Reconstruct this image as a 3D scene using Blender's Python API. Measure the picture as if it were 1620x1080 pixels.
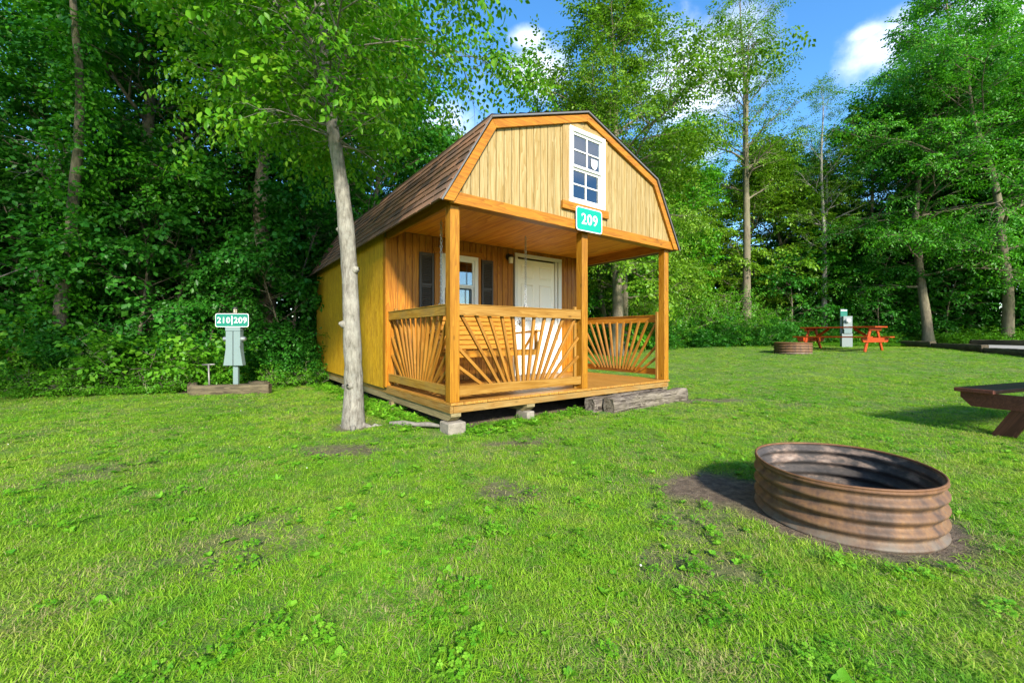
import bpy, bmesh, math, random
import numpy as np
from mathutils import Vector, Matrix, Quaternion

for o in list(bpy.data.objects): bpy.data.objects.remove(o)
scene = bpy.context.scene
C = scene.collection
R_ = math.radians
random.seed(7)

# ------------------------------------------------------------------ camera
CAM_H = 0.95
cam_d = bpy.data.cameras.new('camera'); cam = bpy.data.objects.new('camera', cam_d); C.objects.link(cam)
cam.location = (0, 0, CAM_H); cam.rotation_euler = (R_(90), 0, 0)
cam_d.sensor_width = 36.0; cam_d.lens = 36.0*649.6/1620.0
cam_d.shift_y = -9.0/1620.0
cam_d.clip_start = 0.05; cam_d.clip_end = 2000
scene.camera = cam
FPX, CXP, CYP = 649.6, 810.0, 531.0

# ------------------------------------------------------------------ world and sun
SUN_AZ, SUN_EL = 17.5, 29.0            # degrees to the right of straight behind the camera
SUN_DIR = Vector((math.sin(R_(SUN_AZ))*math.cos(R_(SUN_EL)), -math.cos(R_(SUN_AZ))*math.cos(R_(SUN_EL)), math.sin(R_(SUN_EL))))
world = bpy.data.worlds.new('World'); scene.world = world; world.use_nodes = True
world.cycles.sampling_method = 'MANUAL'; world.cycles.sample_map_resolution = 512
wn, wl = world.node_tree.nodes, world.node_tree.links
wn.clear()
sky = wn.new('ShaderNodeTexSky'); sky.sky_type = 'NISHITA'; sky.sun_disc = False
sky.sun_elevation = R_(SUN_EL); sky.sun_rotation = R_(180-SUN_AZ)
sky.air_density = 1.0; sky.dust_density = 0.4; sky.ozone_density = 2.2
SKY_STRENGTH = 0.145
bg = wn.new('ShaderNodeBackground'); bg.inputs['Strength'].default_value = SKY_STRENGTH
wo = wn.new('ShaderNodeOutputWorld')
tc = wn.new('ShaderNodeTexCoord')
def wmath(op, a, b=None, c=None):
    n = wn.new('ShaderNodeMath'); n.operation = op
    for i, x in enumerate((a, b, c)):
        if x is None: continue
        if isinstance(x, (int, float)): n.inputs[i].default_value = x
        else: wl.new(x, n.inputs[i])
    return n.outputs[0]
nz = wn.new('ShaderNodeTexNoise'); nz.inputs['Scale'].default_value = 5.5; nz.inputs['Detail'].default_value = 7; nz.inputs['Roughness'].default_value = 0.6
wl.new(tc.outputs['Generated'], nz.inputs['Vector'])
# clouds: a few cumulus banks where the photograph shows them, ragged by the noise, and scattered ones all round
def cloud(direction, ax, az):
    d = Vector(direction).normalized()
    s = wn.new('ShaderNodeVectorMath'); s.operation = 'SUBTRACT'; wl.new(tc.outputs['Generated'], s.inputs[0]); s.inputs[1].default_value = d
    m = wn.new('ShaderNodeVectorMath'); m.operation = 'MULTIPLY'; wl.new(s.outputs[0], m.inputs[0]); m.inputs[1].default_value = (1/ax, 1/ax, 1/az)
    l = wn.new('ShaderNodeVectorMath'); l.operation = 'LENGTH'; wl.new(m.outputs[0], l.inputs[0])
    return wmath('SUBTRACT', 1.0, l.outputs['Value'])
def pix(u, v): return ((u-CXP)/FPX, 1.0, (CYP-v)/FPX)
acc = None
for (u, v, ax, az) in ((1388, 78, .105, .062), (1372, 52, .05, .02), (1115, 120, .14, .13), (1090, 235, .10, .07), (853, 116, .075, .05), (835, 60, .04, .02), (1600, 30, .13, .06),
                       (690, 205, .16, .085), (600, 235, .10, .05), (215, 300, .10, .05)):
    b = cloud(pix(u, v), ax, az)
    acc = b if acc is None else wmath('MAXIMUM', acc, b)
for (az_, el_, ax, ez) in ((100, 25, .3, .1), (140, 18, .35, .09), (178, 30, .3, .1), (215, 16, .4, .1), (250, 30, .25, .1), (285, 20, .3, .09)):
    b = cloud((math.sin(R_(az_))*math.cos(R_(el_)), math.cos(R_(az_))*math.cos(R_(el_)), math.sin(R_(el_))), ax, ez)
    acc = wmath('MAXIMUM', acc, b)
shape = wmath('ADD', acc, wmath('MULTIPLY', wmath('SUBTRACT', nz.outputs['Fac'], 0.5), 2.6))
mr = wn.new('ShaderNodeMapRange'); mr.interpolation_type = 'SMOOTHSTEP'
mr.inputs['From Min'].default_value = -0.02; mr.inputs['From Max'].default_value = 1.0; wl.new(shape, mr.inputs['Value'])
hsv = wn.new('ShaderNodeHueSaturation'); hsv.inputs['Saturation'].default_value = 1.28; hsv.inputs['Value'].default_value = 0.93
wl.new(sky.outputs[0], hsv.inputs['Color'])
mixc = wn.new('ShaderNodeMix'); mixc.data_type = 'RGBA'
wl.new(wmath('MULTIPLY', mr.outputs['Result'], 0.72), mixc.inputs[0]); wl.new(hsv.outputs[0], mixc.inputs[6]); mixc.inputs[7].default_value = (5.2, 5.4, 5.9, 1)
wl.new(mixc.outputs[2], bg.inputs['Color']); wl.new(bg.outputs[0], wo.inputs[0])

sun_d = bpy.data.lights.new('sun', 'SUN'); sun_d.energy = 3.9; sun_d.angle = R_(5.0); sun_d.color = (1.0, 0.93, 0.80)
sun = bpy.data.objects.new('sun', sun_d); C.objects.link(sun)
sun.rotation_euler = (-SUN_DIR).to_track_quat('-Z', 'Y').to_euler(); sun.location = SUN_DIR*60

scene.view_settings.view_transform = 'Standard'; scene.view_settings.look = 'None'
scene.view_settings.gamma = 1; scene.view_settings.use_curve_mapping = False
scene.view_settings.exposure = 1.42
scene.render.engine = 'CYCLES'
scene.cycles.max_bounces = 6; scene.cycles.diffuse_bounces = 4; scene.cycles.glossy_bounces = 3; scene.cycles.transmission_bounces = 4

# ------------------------------------------------------------------ helpers
def tag(o, label=None, cat=None, group=None, kind=None):
    if label: o['label'] = label
    if cat: o['category'] = cat
    if group: o['group'] = group
    if kind: o['kind'] = kind
    return o
def link(name, mesh, parent=None, loc=(0,0,0), quat=None):
    o = bpy.data.objects.new(name, mesh); C.objects.link(o); o.location = loc
    if quat is not None: o.rotation_mode = 'QUATERNION'; o.rotation_quaternion = quat
    if parent: o.parent = parent
    return o
def empty(name, loc=(0,0,0), rz=0):
    o = bpy.data.objects.new(name, None); C.objects.link(o); o.location = loc; o.rotation_euler = (0,0,rz); o.empty_display_size = .2
    return o
def copy_tree(o, parent=None):
    c = o.copy(); C.objects.link(c); c.parent = parent
    for ch in list(o.children): copy_tree(ch, c)
    return c
def np_mesh(name, V, F, mat=None, attrs=None, smooth=False):
    """V (n,3); F (m,3) or (m,4) array of one size"""
    me = bpy.data.meshes.new(name); V = np.asarray(V, np.float32); F = np.asarray(F, np.int32)
    me.vertices.add(len(V)); me.vertices.foreach_set('co', V.ravel())
    k = F.shape[1]; me.loops.add(F.size); me.loops.foreach_set('vertex_index', F.ravel())
    me.polygons.add(len(F)); me.polygons.foreach_set('loop_start', np.arange(0, F.size, k, dtype=np.int32))
    try: me.polygons.foreach_set('loop_total', np.full(len(F), k, np.int32))
    except Exception: pass
    if smooth: me.polygons.foreach_set('use_smooth', np.ones(len(F), bool))
    for an, av in (attrs or {}).items():
        a = me.attributes.new(an, 'FLOAT', 'POINT'); a.data.foreach_set('value', np.asarray(av, np.float32))
    if mat: me.materials.append(mat)
    me.update(calc_edges=True)
    return me
def bm_mesh(name, bm, mat=None, smooth=False):
    bmesh.ops.recalc_face_normals(bm, faces=bm.faces)
    me = bpy.data.meshes.new(name); bm.to_mesh(me); bm.free()
    if mat: me.materials.append(mat)
    if smooth:
        for p in me.polygons: p.use_smooth = True
    return me
def bm_box(bm, c, d, rot=None, bevel=0):
    m = Matrix.Translation(c) @ (rot.to_4x4() if rot else Matrix.Identity(4)) @ Matrix.Diagonal((d[0], d[1], d[2], 1))
    r = bmesh.ops.create_cube(bm, size=1, matrix=m)
    if bevel:
        es = list({e for v in r['verts'] for e in v.link_edges})
        bmesh.ops.bevel(bm, geom=es, offset=bevel, segments=1, affect='EDGES')
    return r
def bm_cyl(bm, p0, p1, r0, r1=None, seg=12, caps=True):
    p0, p1 = Vector(p0), Vector(p1); d = p1-p0
    m = Matrix.Translation((p0+p1)/2) @ d.to_track_quat('Z', 'Y').to_matrix().to_4x4()
    return bmesh.ops.create_cone(bm, cap_ends=caps, segments=seg, radius1=r0, radius2=r0 if r1 is None else r1, depth=d.length, matrix=m)
_box = {}
def box_mesh(d, mat, bevel=.003):
    k = (round(d[0], 3), round(d[1], 3), round(d[2], 3), mat.name, bevel)
    if k not in _box:
        bm = bmesh.new(); bm_box(bm, (0,0,0), k[:3], bevel=bevel); _box[k] = bm_mesh('board', bm, mat)
    return _box[k]
def board(name, p0, p1, w, h, mat, parent=None, up=(0,0,1), bevel=.003):
    """a board from p0 to p1 (centre line), width w across, thickness h along up; grain runs along its local x"""
    p0, p1 = Vector(p0), Vector(p1); x = (p1-p0).normalized(); y = Vector(up).cross(x).normalized(); z = x.cross(y)
    q = Matrix((x, y, z)).transposed().to_quaternion()
    return link(name, box_mesh(((p1-p0).length, w, h), mat, bevel), parent, (p0+p1)/2, q)
def slab(name, lo, hi, mat, parent=None, bevel=.003):
    """an axis-aligned board given by its two corners; local x is its longest side"""
    lo, hi = Vector(lo), Vector(hi); d = hi-lo; c = (lo+hi)/2; a = max(range(3), key=lambda i: d[i])
    if a == 0: q, dd = Quaternion(), (d.x, d.y, d.z)
    elif a == 1: q, dd = Quaternion((0,0,1), math.pi/2), (d.y, d.x, d.z)
    else: q, dd = Quaternion((0,1,0), -math.pi/2), (d.z, d.y, d.x)
    return link(name, box_mesh(dd, mat, bevel), parent, c, q)
def prism(name, poly, y0, y1, mat, parent=None, bevel=0):
    """polygon in local x-z extruded along y"""
    bm = bmesh.new(); a = [bm.verts.new((x, y0, z)) for x, z in poly]; b = [bm.verts.new((x, y1, z)) for x, z in poly]; n = len(poly)
    bm.faces.new(a); bm.faces.new(b[::-1])
    for i in range(n): bm.faces.new((a[i], b[i], b[(i+1) % n], a[(i+1) % n]))
    if bevel: bmesh.ops.bevel(bm, geom=list(bm.edges), offset=bevel, segments=1, affect='EDGES')
    return link(name, bm_mesh(name, bm, mat), parent)
def tube(P, r, sides):
    P = np.asarray(P, float); r = np.asarray(r, float); n = len(P)
    T = np.gradient(P, axis=0); T /= np.linalg.norm(T, axis=1, keepdims=True)+1e-9
    ref = np.array([0, 0, 1.0]) if abs(T[:, 2].mean()) < .8 else np.array([1.0, 0, 0])
    A = np.cross(T, ref); A /= np.linalg.norm(A, axis=1, keepdims=True)+1e-9; B = np.cross(T, A)
    th = np.arange(sides)*2*math.pi/sides
    V = P[:, None]+r[:, None, None]*(np.cos(th)[None, :, None]*A[:, None]+np.sin(th)[None, :, None]*B[:, None])
    i = np.arange(n-1)[:, None]*sides; j = np.arange(sides)[None]; k = (j+1) % sides
    F = np.stack([i+j, i+k, i+sides+k, i+sides+j], -1).reshape(-1, 4)
    return V.reshape(-1, 3), F
class Tubes:
    def __init__(s): s.V, s.F, s.n = [], [], 0
    def add(s, P, r, sides):
        V, F = tube(P, r, sides); s.V.append(V); s.F.append(F+s.n); s.n += len(V)
    def mesh(s, name, mat): return np_mesh(name, np.concatenate(s.V), np.concatenate(s.F), mat, smooth=True)

# ------------------------------------------------------------------ materials
class NT:
    def __init__(s, name):
        s.m = bpy.data.materials.new(name); s.m.use_nodes = True; s.n = s.m.node_tree.nodes; s.l = s.m.node_tree.links
        s.b = s.n['Principled BSDF']; s.out = s.n['Material Output']
    def node(s, t, **kw):
        n = s.n.new(t)
        for k, v in kw.items(): setattr(n, k, v)
        return n
    def set(s, sock, v):
        if hasattr(v, 'is_linked') or hasattr(v, 'links'): s.l.new(v, sock)
        else: sock.default_value = v
    def math(s, op, a, b=0.0, clamp=False):
        n = s.node('ShaderNodeMath', operation=op, use_clamp=clamp); s.set(n.inputs[0], a); s.set(n.inputs[1], b); return n.outputs[0]
    def vmath(s, op, a, b):
        n = s.node('ShaderNodeVectorMath', operation=op); s.set(n.inputs[0], a); s.set(n.inputs[1], b); return n.outputs[0]
    def noise(s, vec, scale, detail=4, rough=.55, dist=0):
        n = s.node('ShaderNodeTexNoise'); n.inputs['Scale'].default_value = scale; n.inputs['Detail'].default_value = detail
        n.inputs['Roughness'].default_value = rough; n.inputs['Distortion'].default_value = dist
        if vec is not None: s.l.new(vec, n.inputs['Vector'])
        return n.outputs['Fac']
    def mix(s, f, a, b, mode='MIX'):
        n = s.node('ShaderNodeMix', data_type='RGBA', blend_type=mode); s.set(n.inputs[0], f)
        for i, v in ((6, a), (7, b)):
            if isinstance(v, tuple): n.inputs[i].default_value = (*v, 1) if len(v) == 3 else v
            else: s.l.new(v, n.inputs[i])
        return n.outputs[2]
    def ramp(s, f, stops):
        n = s.node('ShaderNodeValToRGB'); e = n.color_ramp.elements
        while len(e) < len(stops): e.new(.5)
        for i, (p, c) in enumerate(stops): e[i].position = p; e[i].color = (*c, 1) if len(c) == 3 else c
        s.l.new(f, n.inputs[0]); return n.outputs[0]
    def map(s, f, a, b, c=0.0, d=1.0):
        n = s.node('ShaderNodeMapRange'); s.l.new(f, n.inputs[0])
        for i, v in enumerate((a, b, c, d)): n.inputs[i+1].default_value = v
        return n.outputs[0]
    def bump(s, h, strength=.3, dist=.01):
        n = s.node('ShaderNodeBump'); n.inputs['Strength'].default_value = strength; n.inputs['Distance'].default_value = dist
        s.l.new(h, n.inputs['Height']); s.l.new(n.outputs[0], s.b.inputs['Normal'])
    def coord(s, which='Object'): return s.node('ShaderNodeTexCoord').outputs[which]
    def rnd(s): return s.node('ShaderNodeObjectInfo').outputs['Random']
    def pos(s): return s.node('ShaderNodeNewGeometry').outputs['Position']
    def attr(s, name): return s.node('ShaderNodeAttribute', attribute_name=name).outputs['Fac']

def flat(name, col, rough=.5, metal=0, var=.12, scale=6):
    t = NT(name); v = t.vmath('ADD', t.coord(), t.rnd()); f = t.noise(v, scale, 5)
    c = t.mix(f, tuple(x*(1-var) for x in col), tuple(min(1, x*(1+var)) for x in col))
    t.l.new(c, t.b.inputs['Base Color']); t.b.inputs['Roughness'].default_value = rough; t.b.inputs['Metallic'].default_value = metal
    t.bump(t.noise(v, scale*8, 3), .08, .004)
    return t.m
def wood(name, light, dark, axis='X', grain=1.0, rough=.5, knots=True, weather=0.0, spread=.16):
    t = NT(name); r = t.rnd()
    off = t.node('ShaderNodeCombineXYZ')
    for i in range(3): t.l.new(t.math('MULTIPLY', r, (37.0, 91.0, 53.0)[i]), off.inputs[i])
    v = t.vmath('ADD', t.coord(), off.outputs[0])
    long, across = 1.1*grain, 17.0*grain
    sc = {'X': (long, across, across), 'Y': (across, long, across), 'Z': (across, across, long)}[axis]
    vs = t.vmath('MULTIPLY', v, sc)
    g1 = t.noise(vs, 1.6, 6, .6, .9); g2 = t.noise(t.vmath('MULTIPLY', vs, (3.0, 3.0, 3.0)), 3.0, 3, .6)
    fig = t.noise(t.vmath('MULTIPLY', v, tuple(x*.22 for x in sc)), 2.0, 3, .5, 1.5)
    rings = t.math('FRACT', t.math('MULTIPLY', fig, 9.0)); rings = t.map(rings, .0, .9)
    f = t.math('ADD', t.math('MULTIPLY', g1, .6), t.math('MULTIPLY', rings, .22)); f = t.math('ADD', f, t.math('MULTIPLY', g2, .28))
    col = t.ramp(f, [(.30, tuple(x*.80 for x in dark)), (.46, dark), (.68, light)])
    if knots:
        vo = t.node('ShaderNodeTexVoronoi'); vo.inputs['Scale'].default_value = 1.0
        t.l.new(t.vmath('MULTIPLY', v, {'X': (3.2, 8, 8), 'Y': (8, 3.2, 8), 'Z': (8, 8, 3.2)}[axis]), vo.inputs['Vector'])
        k = t.map(vo.outputs['Distance'], .05, .13, .75, 0)
        col = t.mix(k, col, tuple(x*.35 for x in dark))
    col = t.mix(1.0, col, t.mix(r, (1-spread,)*3, (1.0,)*3), 'MULTIPLY')
    if weather:
        w = t.map(t.noise(v, 2.3, 5, .6), .42, .7, 0, weather); col = t.mix(w, col, (.17, .15, .07))
    t.l.new(col, t.b.inputs['Base Color']); t.set(t.b.inputs['Roughness'], t.map(g1, .2, .8, rough-.08, rough+.14)); t.b.inputs['Specular IOR Level'].default_value = .28
    t.bump(f, .25, .004)
    return t.m

M = {}
M['siding_front'] = wood('siding_front', (.335, .250, .112), (.245, .160, .048), 'Z', .9, .55, False, spread=.10)
M['trim'] = wood('trim', (.41, .170, .010), (.28, .098, .004), 'X', 1, .42)
M['post'] = wood('post', (.35, .158, .010), (.245, .095, .004), 'X', 1, .42)
M['rail'] = wood('rail', (.34, .185, .038), (.235, .108, .013), 'X', 1, .45)
M['rail_worn'] = wood('rail_worn', (.42, .23, .030), (.28, .135, .012), 'X', 1, .5, weather=.45)
M['spindle'] = wood('spindle', (.33, .155, .022), (.23, .090, .008), 'X', 1.2, .45, False)
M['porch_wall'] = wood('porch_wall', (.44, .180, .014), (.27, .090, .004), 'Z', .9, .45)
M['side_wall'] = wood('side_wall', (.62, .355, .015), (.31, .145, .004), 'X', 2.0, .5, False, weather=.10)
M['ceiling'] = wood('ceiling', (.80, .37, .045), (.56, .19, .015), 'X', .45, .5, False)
M['deck'] = wood('deck', (.44, .22, .045), (.31, .135, .020), 'X', 1, .42, weather=.12)
M['rim'] = wood('rim', (.33, .19, .052), (.23, .115, .022), 'X', 1, .55, weather=.45)
M['skid'] = wood('skid', (.22, .175, .085), (.12, .092, .044), 'X', 1, .8, weather=.3)
M['swing'] = wood('swing', (.48, .22, .026), (.33, .125, .008), 'X', 1.1, .42, False)
M['log'] = wood('log', (.22, .185, .15), (.040, .030, .024), 'X', 1.1, .85, True, weather=.25, spread=.2)
M['timber'] = wood('timber', (.125, .100, .062), (.048, .038, .024), 'X', 1.0, .85, True, weather=.35, spread=.2)
M['red_paint'] = wood('red_paint', (.38, .058, .008), (.27, .034, .005), 'X', 1, .45, False, spread=.12)
M['brown_paint'] = wood('brown_paint', (.130, .042, .028), (.078, .024, .016), 'X', 1, .42, False, spread=.1)
M['white'] = flat('white_paint', (.66, .66, .63), .4, var=.03)
M['door_white'] = flat('door_white', (.80, .79, .72), .38, var=.025, scale=2)
M['shutter'] = flat('shutter_plastic', (.036, .027, .020), .5)
M['black'] = flat('black_metal', (.02, .02, .02), .4)
M['steel'] = flat('galvanised', (.42, .44, .45), .42, .85)
M['drip'] = flat('drip_edge', (.13, .125, .12), .5, .2)
M['ped_grey'] = flat('pedestal_grey', (.155, .215, .215), .45, .1, var=.06)
M['ped_pale'] = flat('pedestal_pale', (.20, .235, .235), .45, .1, var=.06)
M['seam'] = flat('seam', (.015, .02, .025), .6)
M['sign_green'] = flat('sign_green', (.000, .27, .185), .35, var=.05, scale=3)
M['sign_teal'] = flat('sign_teal', (.003, .15, .105), .4, var=.08)
M['sign_white'] = flat('sign_white', (.86, .88, .86), .4, var=.02)
M['paper'] = flat('paper', (.85, .83, .78), .7, var=.02)
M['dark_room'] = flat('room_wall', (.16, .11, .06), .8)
M['lamp_glass'] = flat('lamp_lens', (.62, .55, .38), .2)
M['gravel'] = flat('gravel', (.27, .26, .245), .95, var=.4, scale=30)

def mat_glass():
    t = NT('window_glass'); t.n.remove(t.b)
    g = t.node('ShaderNodeBsdfGlossy'); g.inputs['Roughness'].default_value = .01; g.inputs['Color'].default_value = (.9, .95, 1, 1)
    tr = t.node('ShaderNodeBsdfTransparent'); tr.inputs['Color'].default_value = (.72, .78, .78, 1)
    fr = t.node('ShaderNodeFresnel'); fr.inputs['IOR'].default_value = 1.75
    mx = t.node('ShaderNodeMixShader'); t.l.new(t.math('ADD', fr.outputs[0], .10), mx.inputs[0]); t.l.new(tr.outputs[0], mx.inputs[1]); t.l.new(g.outputs[0], mx.inputs[2])
    t.l.new(mx.outputs[0], t.out.inputs[0]); return t.m
M['glass'] = mat_glass()
def mat_concrete():
    t = NT('concrete'); v = t.vmath('ADD', t.coord(), t.rnd()); f = t.noise(v, 9, 7, .7); s = t.noise(v, 80, 3)
    c = t.ramp(f, [(.3, (.12, .105, .082)), (.7, (.29, .255, .205))]); t.l.new(c, t.b.inputs['Base Color']); t.b.inputs['Roughness'].default_value = .95
    t.bump(t.math('ADD', s, f), .7, .006); return t.m
M['concrete'] = mat_concrete()
def mat_shingle():
    t = NT('asphalt_shingle'); r = t.rnd(); v = t.vmath('ADD', t.coord(), t.math('MULTIPLY', r, 40.0))
    base = t.ramp(r, [(0, (.070, .040, .028)), (.14, (.10, .055, .036)), (.22, (.23, .108, .056)), (.55, (.33, .160, .082)), (.8, (.25, .130, .075)), (1, (.15, .085, .056))])
    gr = t.noise(v, 160, 2, .7); c = t.mix(t.map(gr, .35, .7), t.mix(1.0, base, (.5, .5, .5), 'MULTIPLY'), base)
    c = t.mix(t.map(t.noise(v, 5, 3), .4, .7, 0, .5), c, (.045, .034, .028))
    t.l.new(c, t.b.inputs['Base Color']); t.b.inputs['Roughness'].default_value = .92; t.bump(gr, .6, .004); return t.m
M['shingle'] = mat_shingle()
def mat_rust():
    t = NT('rusty_steel'); p = t.coord(); sp = t.node('ShaderNodeSeparateXYZ'); t.l.new(p, sp.inputs[0])
    v = t.vmath('MULTIPLY', p, (7, 7, 3)); a = t.noise(v, 1.2, 7, .65); fine = t.noise(p, 70, 4, .7)
    streak = t.noise(t.vmath('MULTIPLY', p, (14, 14, 1.2)), 1.5, 4, .6)
    f = t.math('ADD', t.math('MULTIPLY', a, .55), t.math('MULTIPLY', streak, .45))
    c = t.ramp(f, [(.30, (.030, .019, .012)), (.42, (.075, .042, .026)), (.50, (.130, .068, .034)), (.58, (.175, .090, .036)), (.66, (.150, .105, .068)), (.80, (.165, .140, .120))])
    c = t.mix(t.map(fine, .45, .75, 0, .55), c, (.045, .030, .022))
    grey = t.math('MULTIPLY', t.map(sp.outputs[2], .02, .085, 1, 0), t.map(a, .35, .6)); c = t.mix(t.math('MULTIPLY', grey, .8), c, (.125, .115, .095))
    rim = t.map(sp.outputs[2], .262, .285); c = t.mix(t.math('MULTIPLY', rim, .45), c, (.16, .060, .014))
    t.l.new(c, t.b.inputs['Base Color']); t.b.inputs['Metallic'].default_value = .15; t.b.inputs['Roughness'].default_value = .68
    t.bump(t.math('ADD', fine, a), .35, .003); return t.m
def mat_soot():
    t = NT('sooty_steel'); p = t.coord(); a = t.noise(t.vmath('MULTIPLY', p, (4, 4, 9)), 1.6, 6, .65); fine = t.noise(p, 60, 3, .7)
    c = t.ramp(a, [(.28, (.014, .014, .016)), (.48, (.055, .046, .042)), (.60, (.19, .135, .105)), (.75, (.31, .26, .22))])
    c = t.mix(t.map(fine, .5, .8, 0, .6), c, (.02, .018, .018)); t.l.new(c, t.b.inputs['Base Color']); t.b.inputs['Roughness'].default_value = .85
    t.bump(fine, .4, .003); return t.m
M['rust'], M['soot'] = mat_rust(), mat_soot()
def mat_bark(name, light, dark, moss=0.0, scale=1.0, lichen=0.0):
    t = NT(name); p = t.vmath('ADD', t.coord(), t.math('MULTIPLY', t.rnd(), 30.0))
    v = t.vmath('MULTIPLY', p, (26*scale, 26*scale, 7*scale)); a = t.noise(v, 1.0, 6, .7, .5); b = t.noise(p, 3.0*scale, 4)
    f = t.math('ADD', t.math('MULTIPLY', a, .75), t.math('MULTIPLY', b, .25)); c = t.ramp(f, [(.34, dark), (.62, light)])
    if lichen: c = t.mix(t.map(t.noise(p, 9, 5, .7), .48, .64, 0, lichen), c, (.27, .265, .23))
    if moss: c = t.mix(t.map(t.noise(p, 2.0, 4), .42, .65, 0, moss), c, (.10, .13, .04))
    t.l.new(c, t.b.inputs['Base Color']); t.b.inputs['Roughness'].default_value = .95; t.bump(f, .9, .012); return t.m
M['bark_grey'] = mat_bark('bark_pale_grey', (.265, .245, .205), (.055, .046, .036), .08, 1.3, .45)
M['bark'] = mat_bark('bark_brown', (.21, .175, .125), (.070, .055, .040), .3, .7)
M['bark_tan'] = mat_bark('bark_tan', (.185, .155, .105), (.075, .06, .04), .3, .7)
M['birch'] = mat_bark('bark_birch', (.36, .34, .30), (.10, .09, .08), 0, .6)
M['bark_dead'] = mat_bark('bark_dead', (.20, .185, .16), (.10, .09, .075), 0, 1.0)

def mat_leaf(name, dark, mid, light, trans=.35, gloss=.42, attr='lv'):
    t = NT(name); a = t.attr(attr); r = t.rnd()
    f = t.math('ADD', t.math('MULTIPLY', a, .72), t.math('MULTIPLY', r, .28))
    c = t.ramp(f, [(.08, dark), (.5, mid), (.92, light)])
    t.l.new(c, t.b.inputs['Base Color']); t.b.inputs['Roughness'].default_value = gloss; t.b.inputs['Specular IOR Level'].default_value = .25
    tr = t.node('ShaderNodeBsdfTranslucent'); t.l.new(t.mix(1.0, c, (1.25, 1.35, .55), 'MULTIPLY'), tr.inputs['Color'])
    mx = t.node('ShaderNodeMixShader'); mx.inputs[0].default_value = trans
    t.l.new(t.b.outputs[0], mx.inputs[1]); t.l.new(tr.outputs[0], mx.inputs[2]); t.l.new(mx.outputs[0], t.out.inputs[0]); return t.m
M['leaf'] = mat_leaf('leaf_green', (.024, .140, .006), (.060, .250, .010), (.140, .345, .020))
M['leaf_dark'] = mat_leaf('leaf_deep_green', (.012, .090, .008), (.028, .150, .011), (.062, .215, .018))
M['leaf_light'] = mat_leaf('leaf_yellow_green', (.060, .165, .008), (.115, .245, .012), (.205, .320, .022))
M['leaf_fore'] = mat_leaf('leaf_fresh_green', (.032, .150, .006), (.080, .255, .010), (.190, .350, .022), .42)
M['shrub_leaf'] = mat_leaf('leaf_shrub', (.042, .165, .008), (.088, .265, .012), (.170, .360, .026))
M['weed_leaf'] = mat_leaf('leaf_weed', (.055, .215, .010), (.115, .315, .013), (.20, .41, .030), .35)

def mat_grass(name, shift):
    t = NT(name); a = t.attr('lv'); tip = t.attr('tip'); p = t.pos()
    big = t.noise(p, .55, 4, .6); mid = t.noise(p, 2.6, 3, .6)
    f = t.math('ADD', t.math('MULTIPLY', a, .42), t.math('MULTIPLY', t.map(big, .34, .66), .41)); f = t.math('ADD', f, t.math('MULTIPLY', t.rnd(), .17))
    c = t.ramp(f, [(.10, (.062, .265, .010)), (.36, (.150, .385, .012)), (.62, (.265, .465, .020)), (.90, (.410, .520, .075))])
    c = t.mix(t.math('MULTIPLY', t.map(mid, .52, .72, 0, .8), t.map(a, .25, .6)), c, (.36, .33, .10))
    hue = t.noise(p, 4.5, 2, .5); c = t.mix(t.map(hue, .48, .68, 0, .6), c, (.034, .235, .022)); c = t.mix(t.map(t.noise(p, 1.1, 3, .6), .52, .70, 0, .5), c, (.30, .41, .05))
    c = t.mix(t.math('MULTIPLY', tip, .35), c, (.27, .40, .05))
    if shift: c = t.mix(shift, c, (.40, .33, .17))
    t.l.new(c, t.b.inputs['Base Color']); t.b.inputs['Roughness'].default_value = .5; t.b.inputs['Specular IOR Level'].default_value = .15
    tr = t.node('ShaderNodeBsdfTranslucent'); t.l.new(t.mix(1.0, c, (1.15, 1.2, .6), 'MULTIPLY'), tr.inputs['Color'])
    mx = t.node('ShaderNodeMixShader'); mx.inputs[0].default_value = .40
    t.l.new(t.b.outputs[0], mx.inputs[1]); t.l.new(tr.outputs[0], mx.inputs[2]); t.l.new(mx.outputs[0], t.out.inputs[0]); return t.m
M['grass'] = mat_grass('grass_blade', 0); M['straw'] = mat_grass('grass_straw', .8)

# ------------------------------------------------------------------ terrain
YAW, X0, Y0 = .635, -.613, 4.06
DECK_Z = CAM_H-.668
cw, sw = math.cos(YAW), math.sin(YAW)
def cab(s, r): return X0+s*cw-r*sw, Y0+s*sw+r*cw
EDGE_X = [-60, -14, -10, -7.8, -5.3, -4.7, -3.6, 0, 4, 7, 10, 12.5, 15, 18, 24, 60]
EDGE_Y = [3, 5.5, 5.9, 6.25, 6.9, 9.0, 11.0, 13.3, 15.4, 16.3, 16.6, 16.6, 15.2, 12.8, 9, 0]
def lawn_edge(x): return np.interp(x, EDGE_X, EDGE_Y)
def sstep(t): t = np.clip(t, 0, 1); return t*t*(3-2*t)
_w = np.random.RandomState(3).rand(14, 4)
def wob(x, y, sc):
    s = 0
    for i in range(14):
        a = _w[i, 0]*6.283; k = sc*(.4+2.6*_w[i, 1]); s = s+np.sin((x*np.cos(a)+y*np.sin(a))*k+_w[i, 2]*6.283)*(.5+_w[i, 3])
    return s/9.0
RING = (1.825, 2.273)
def gz(x, y):
    x = np.asarray(x, float); y = np.asarray(y, float)
    q = .6*x+.8*y
    z = .54*sstep((q-6)/14.0) + .018*wob(x, y, 1.1) + .007*wob(x, y, 5.0)
    z = z-.035*np.exp(-((x-1.7)**2+(y-2.2)**2)/1.6) - .035*np.exp(-((x+4.3)**2+(y-8.5)**2)/4.0)
    z = z-.045*np.exp(-((x+.55)**2+(y-4.0)**2)/.35)
    return z
def gzf(x, y): return float(gz(x, y))
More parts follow.
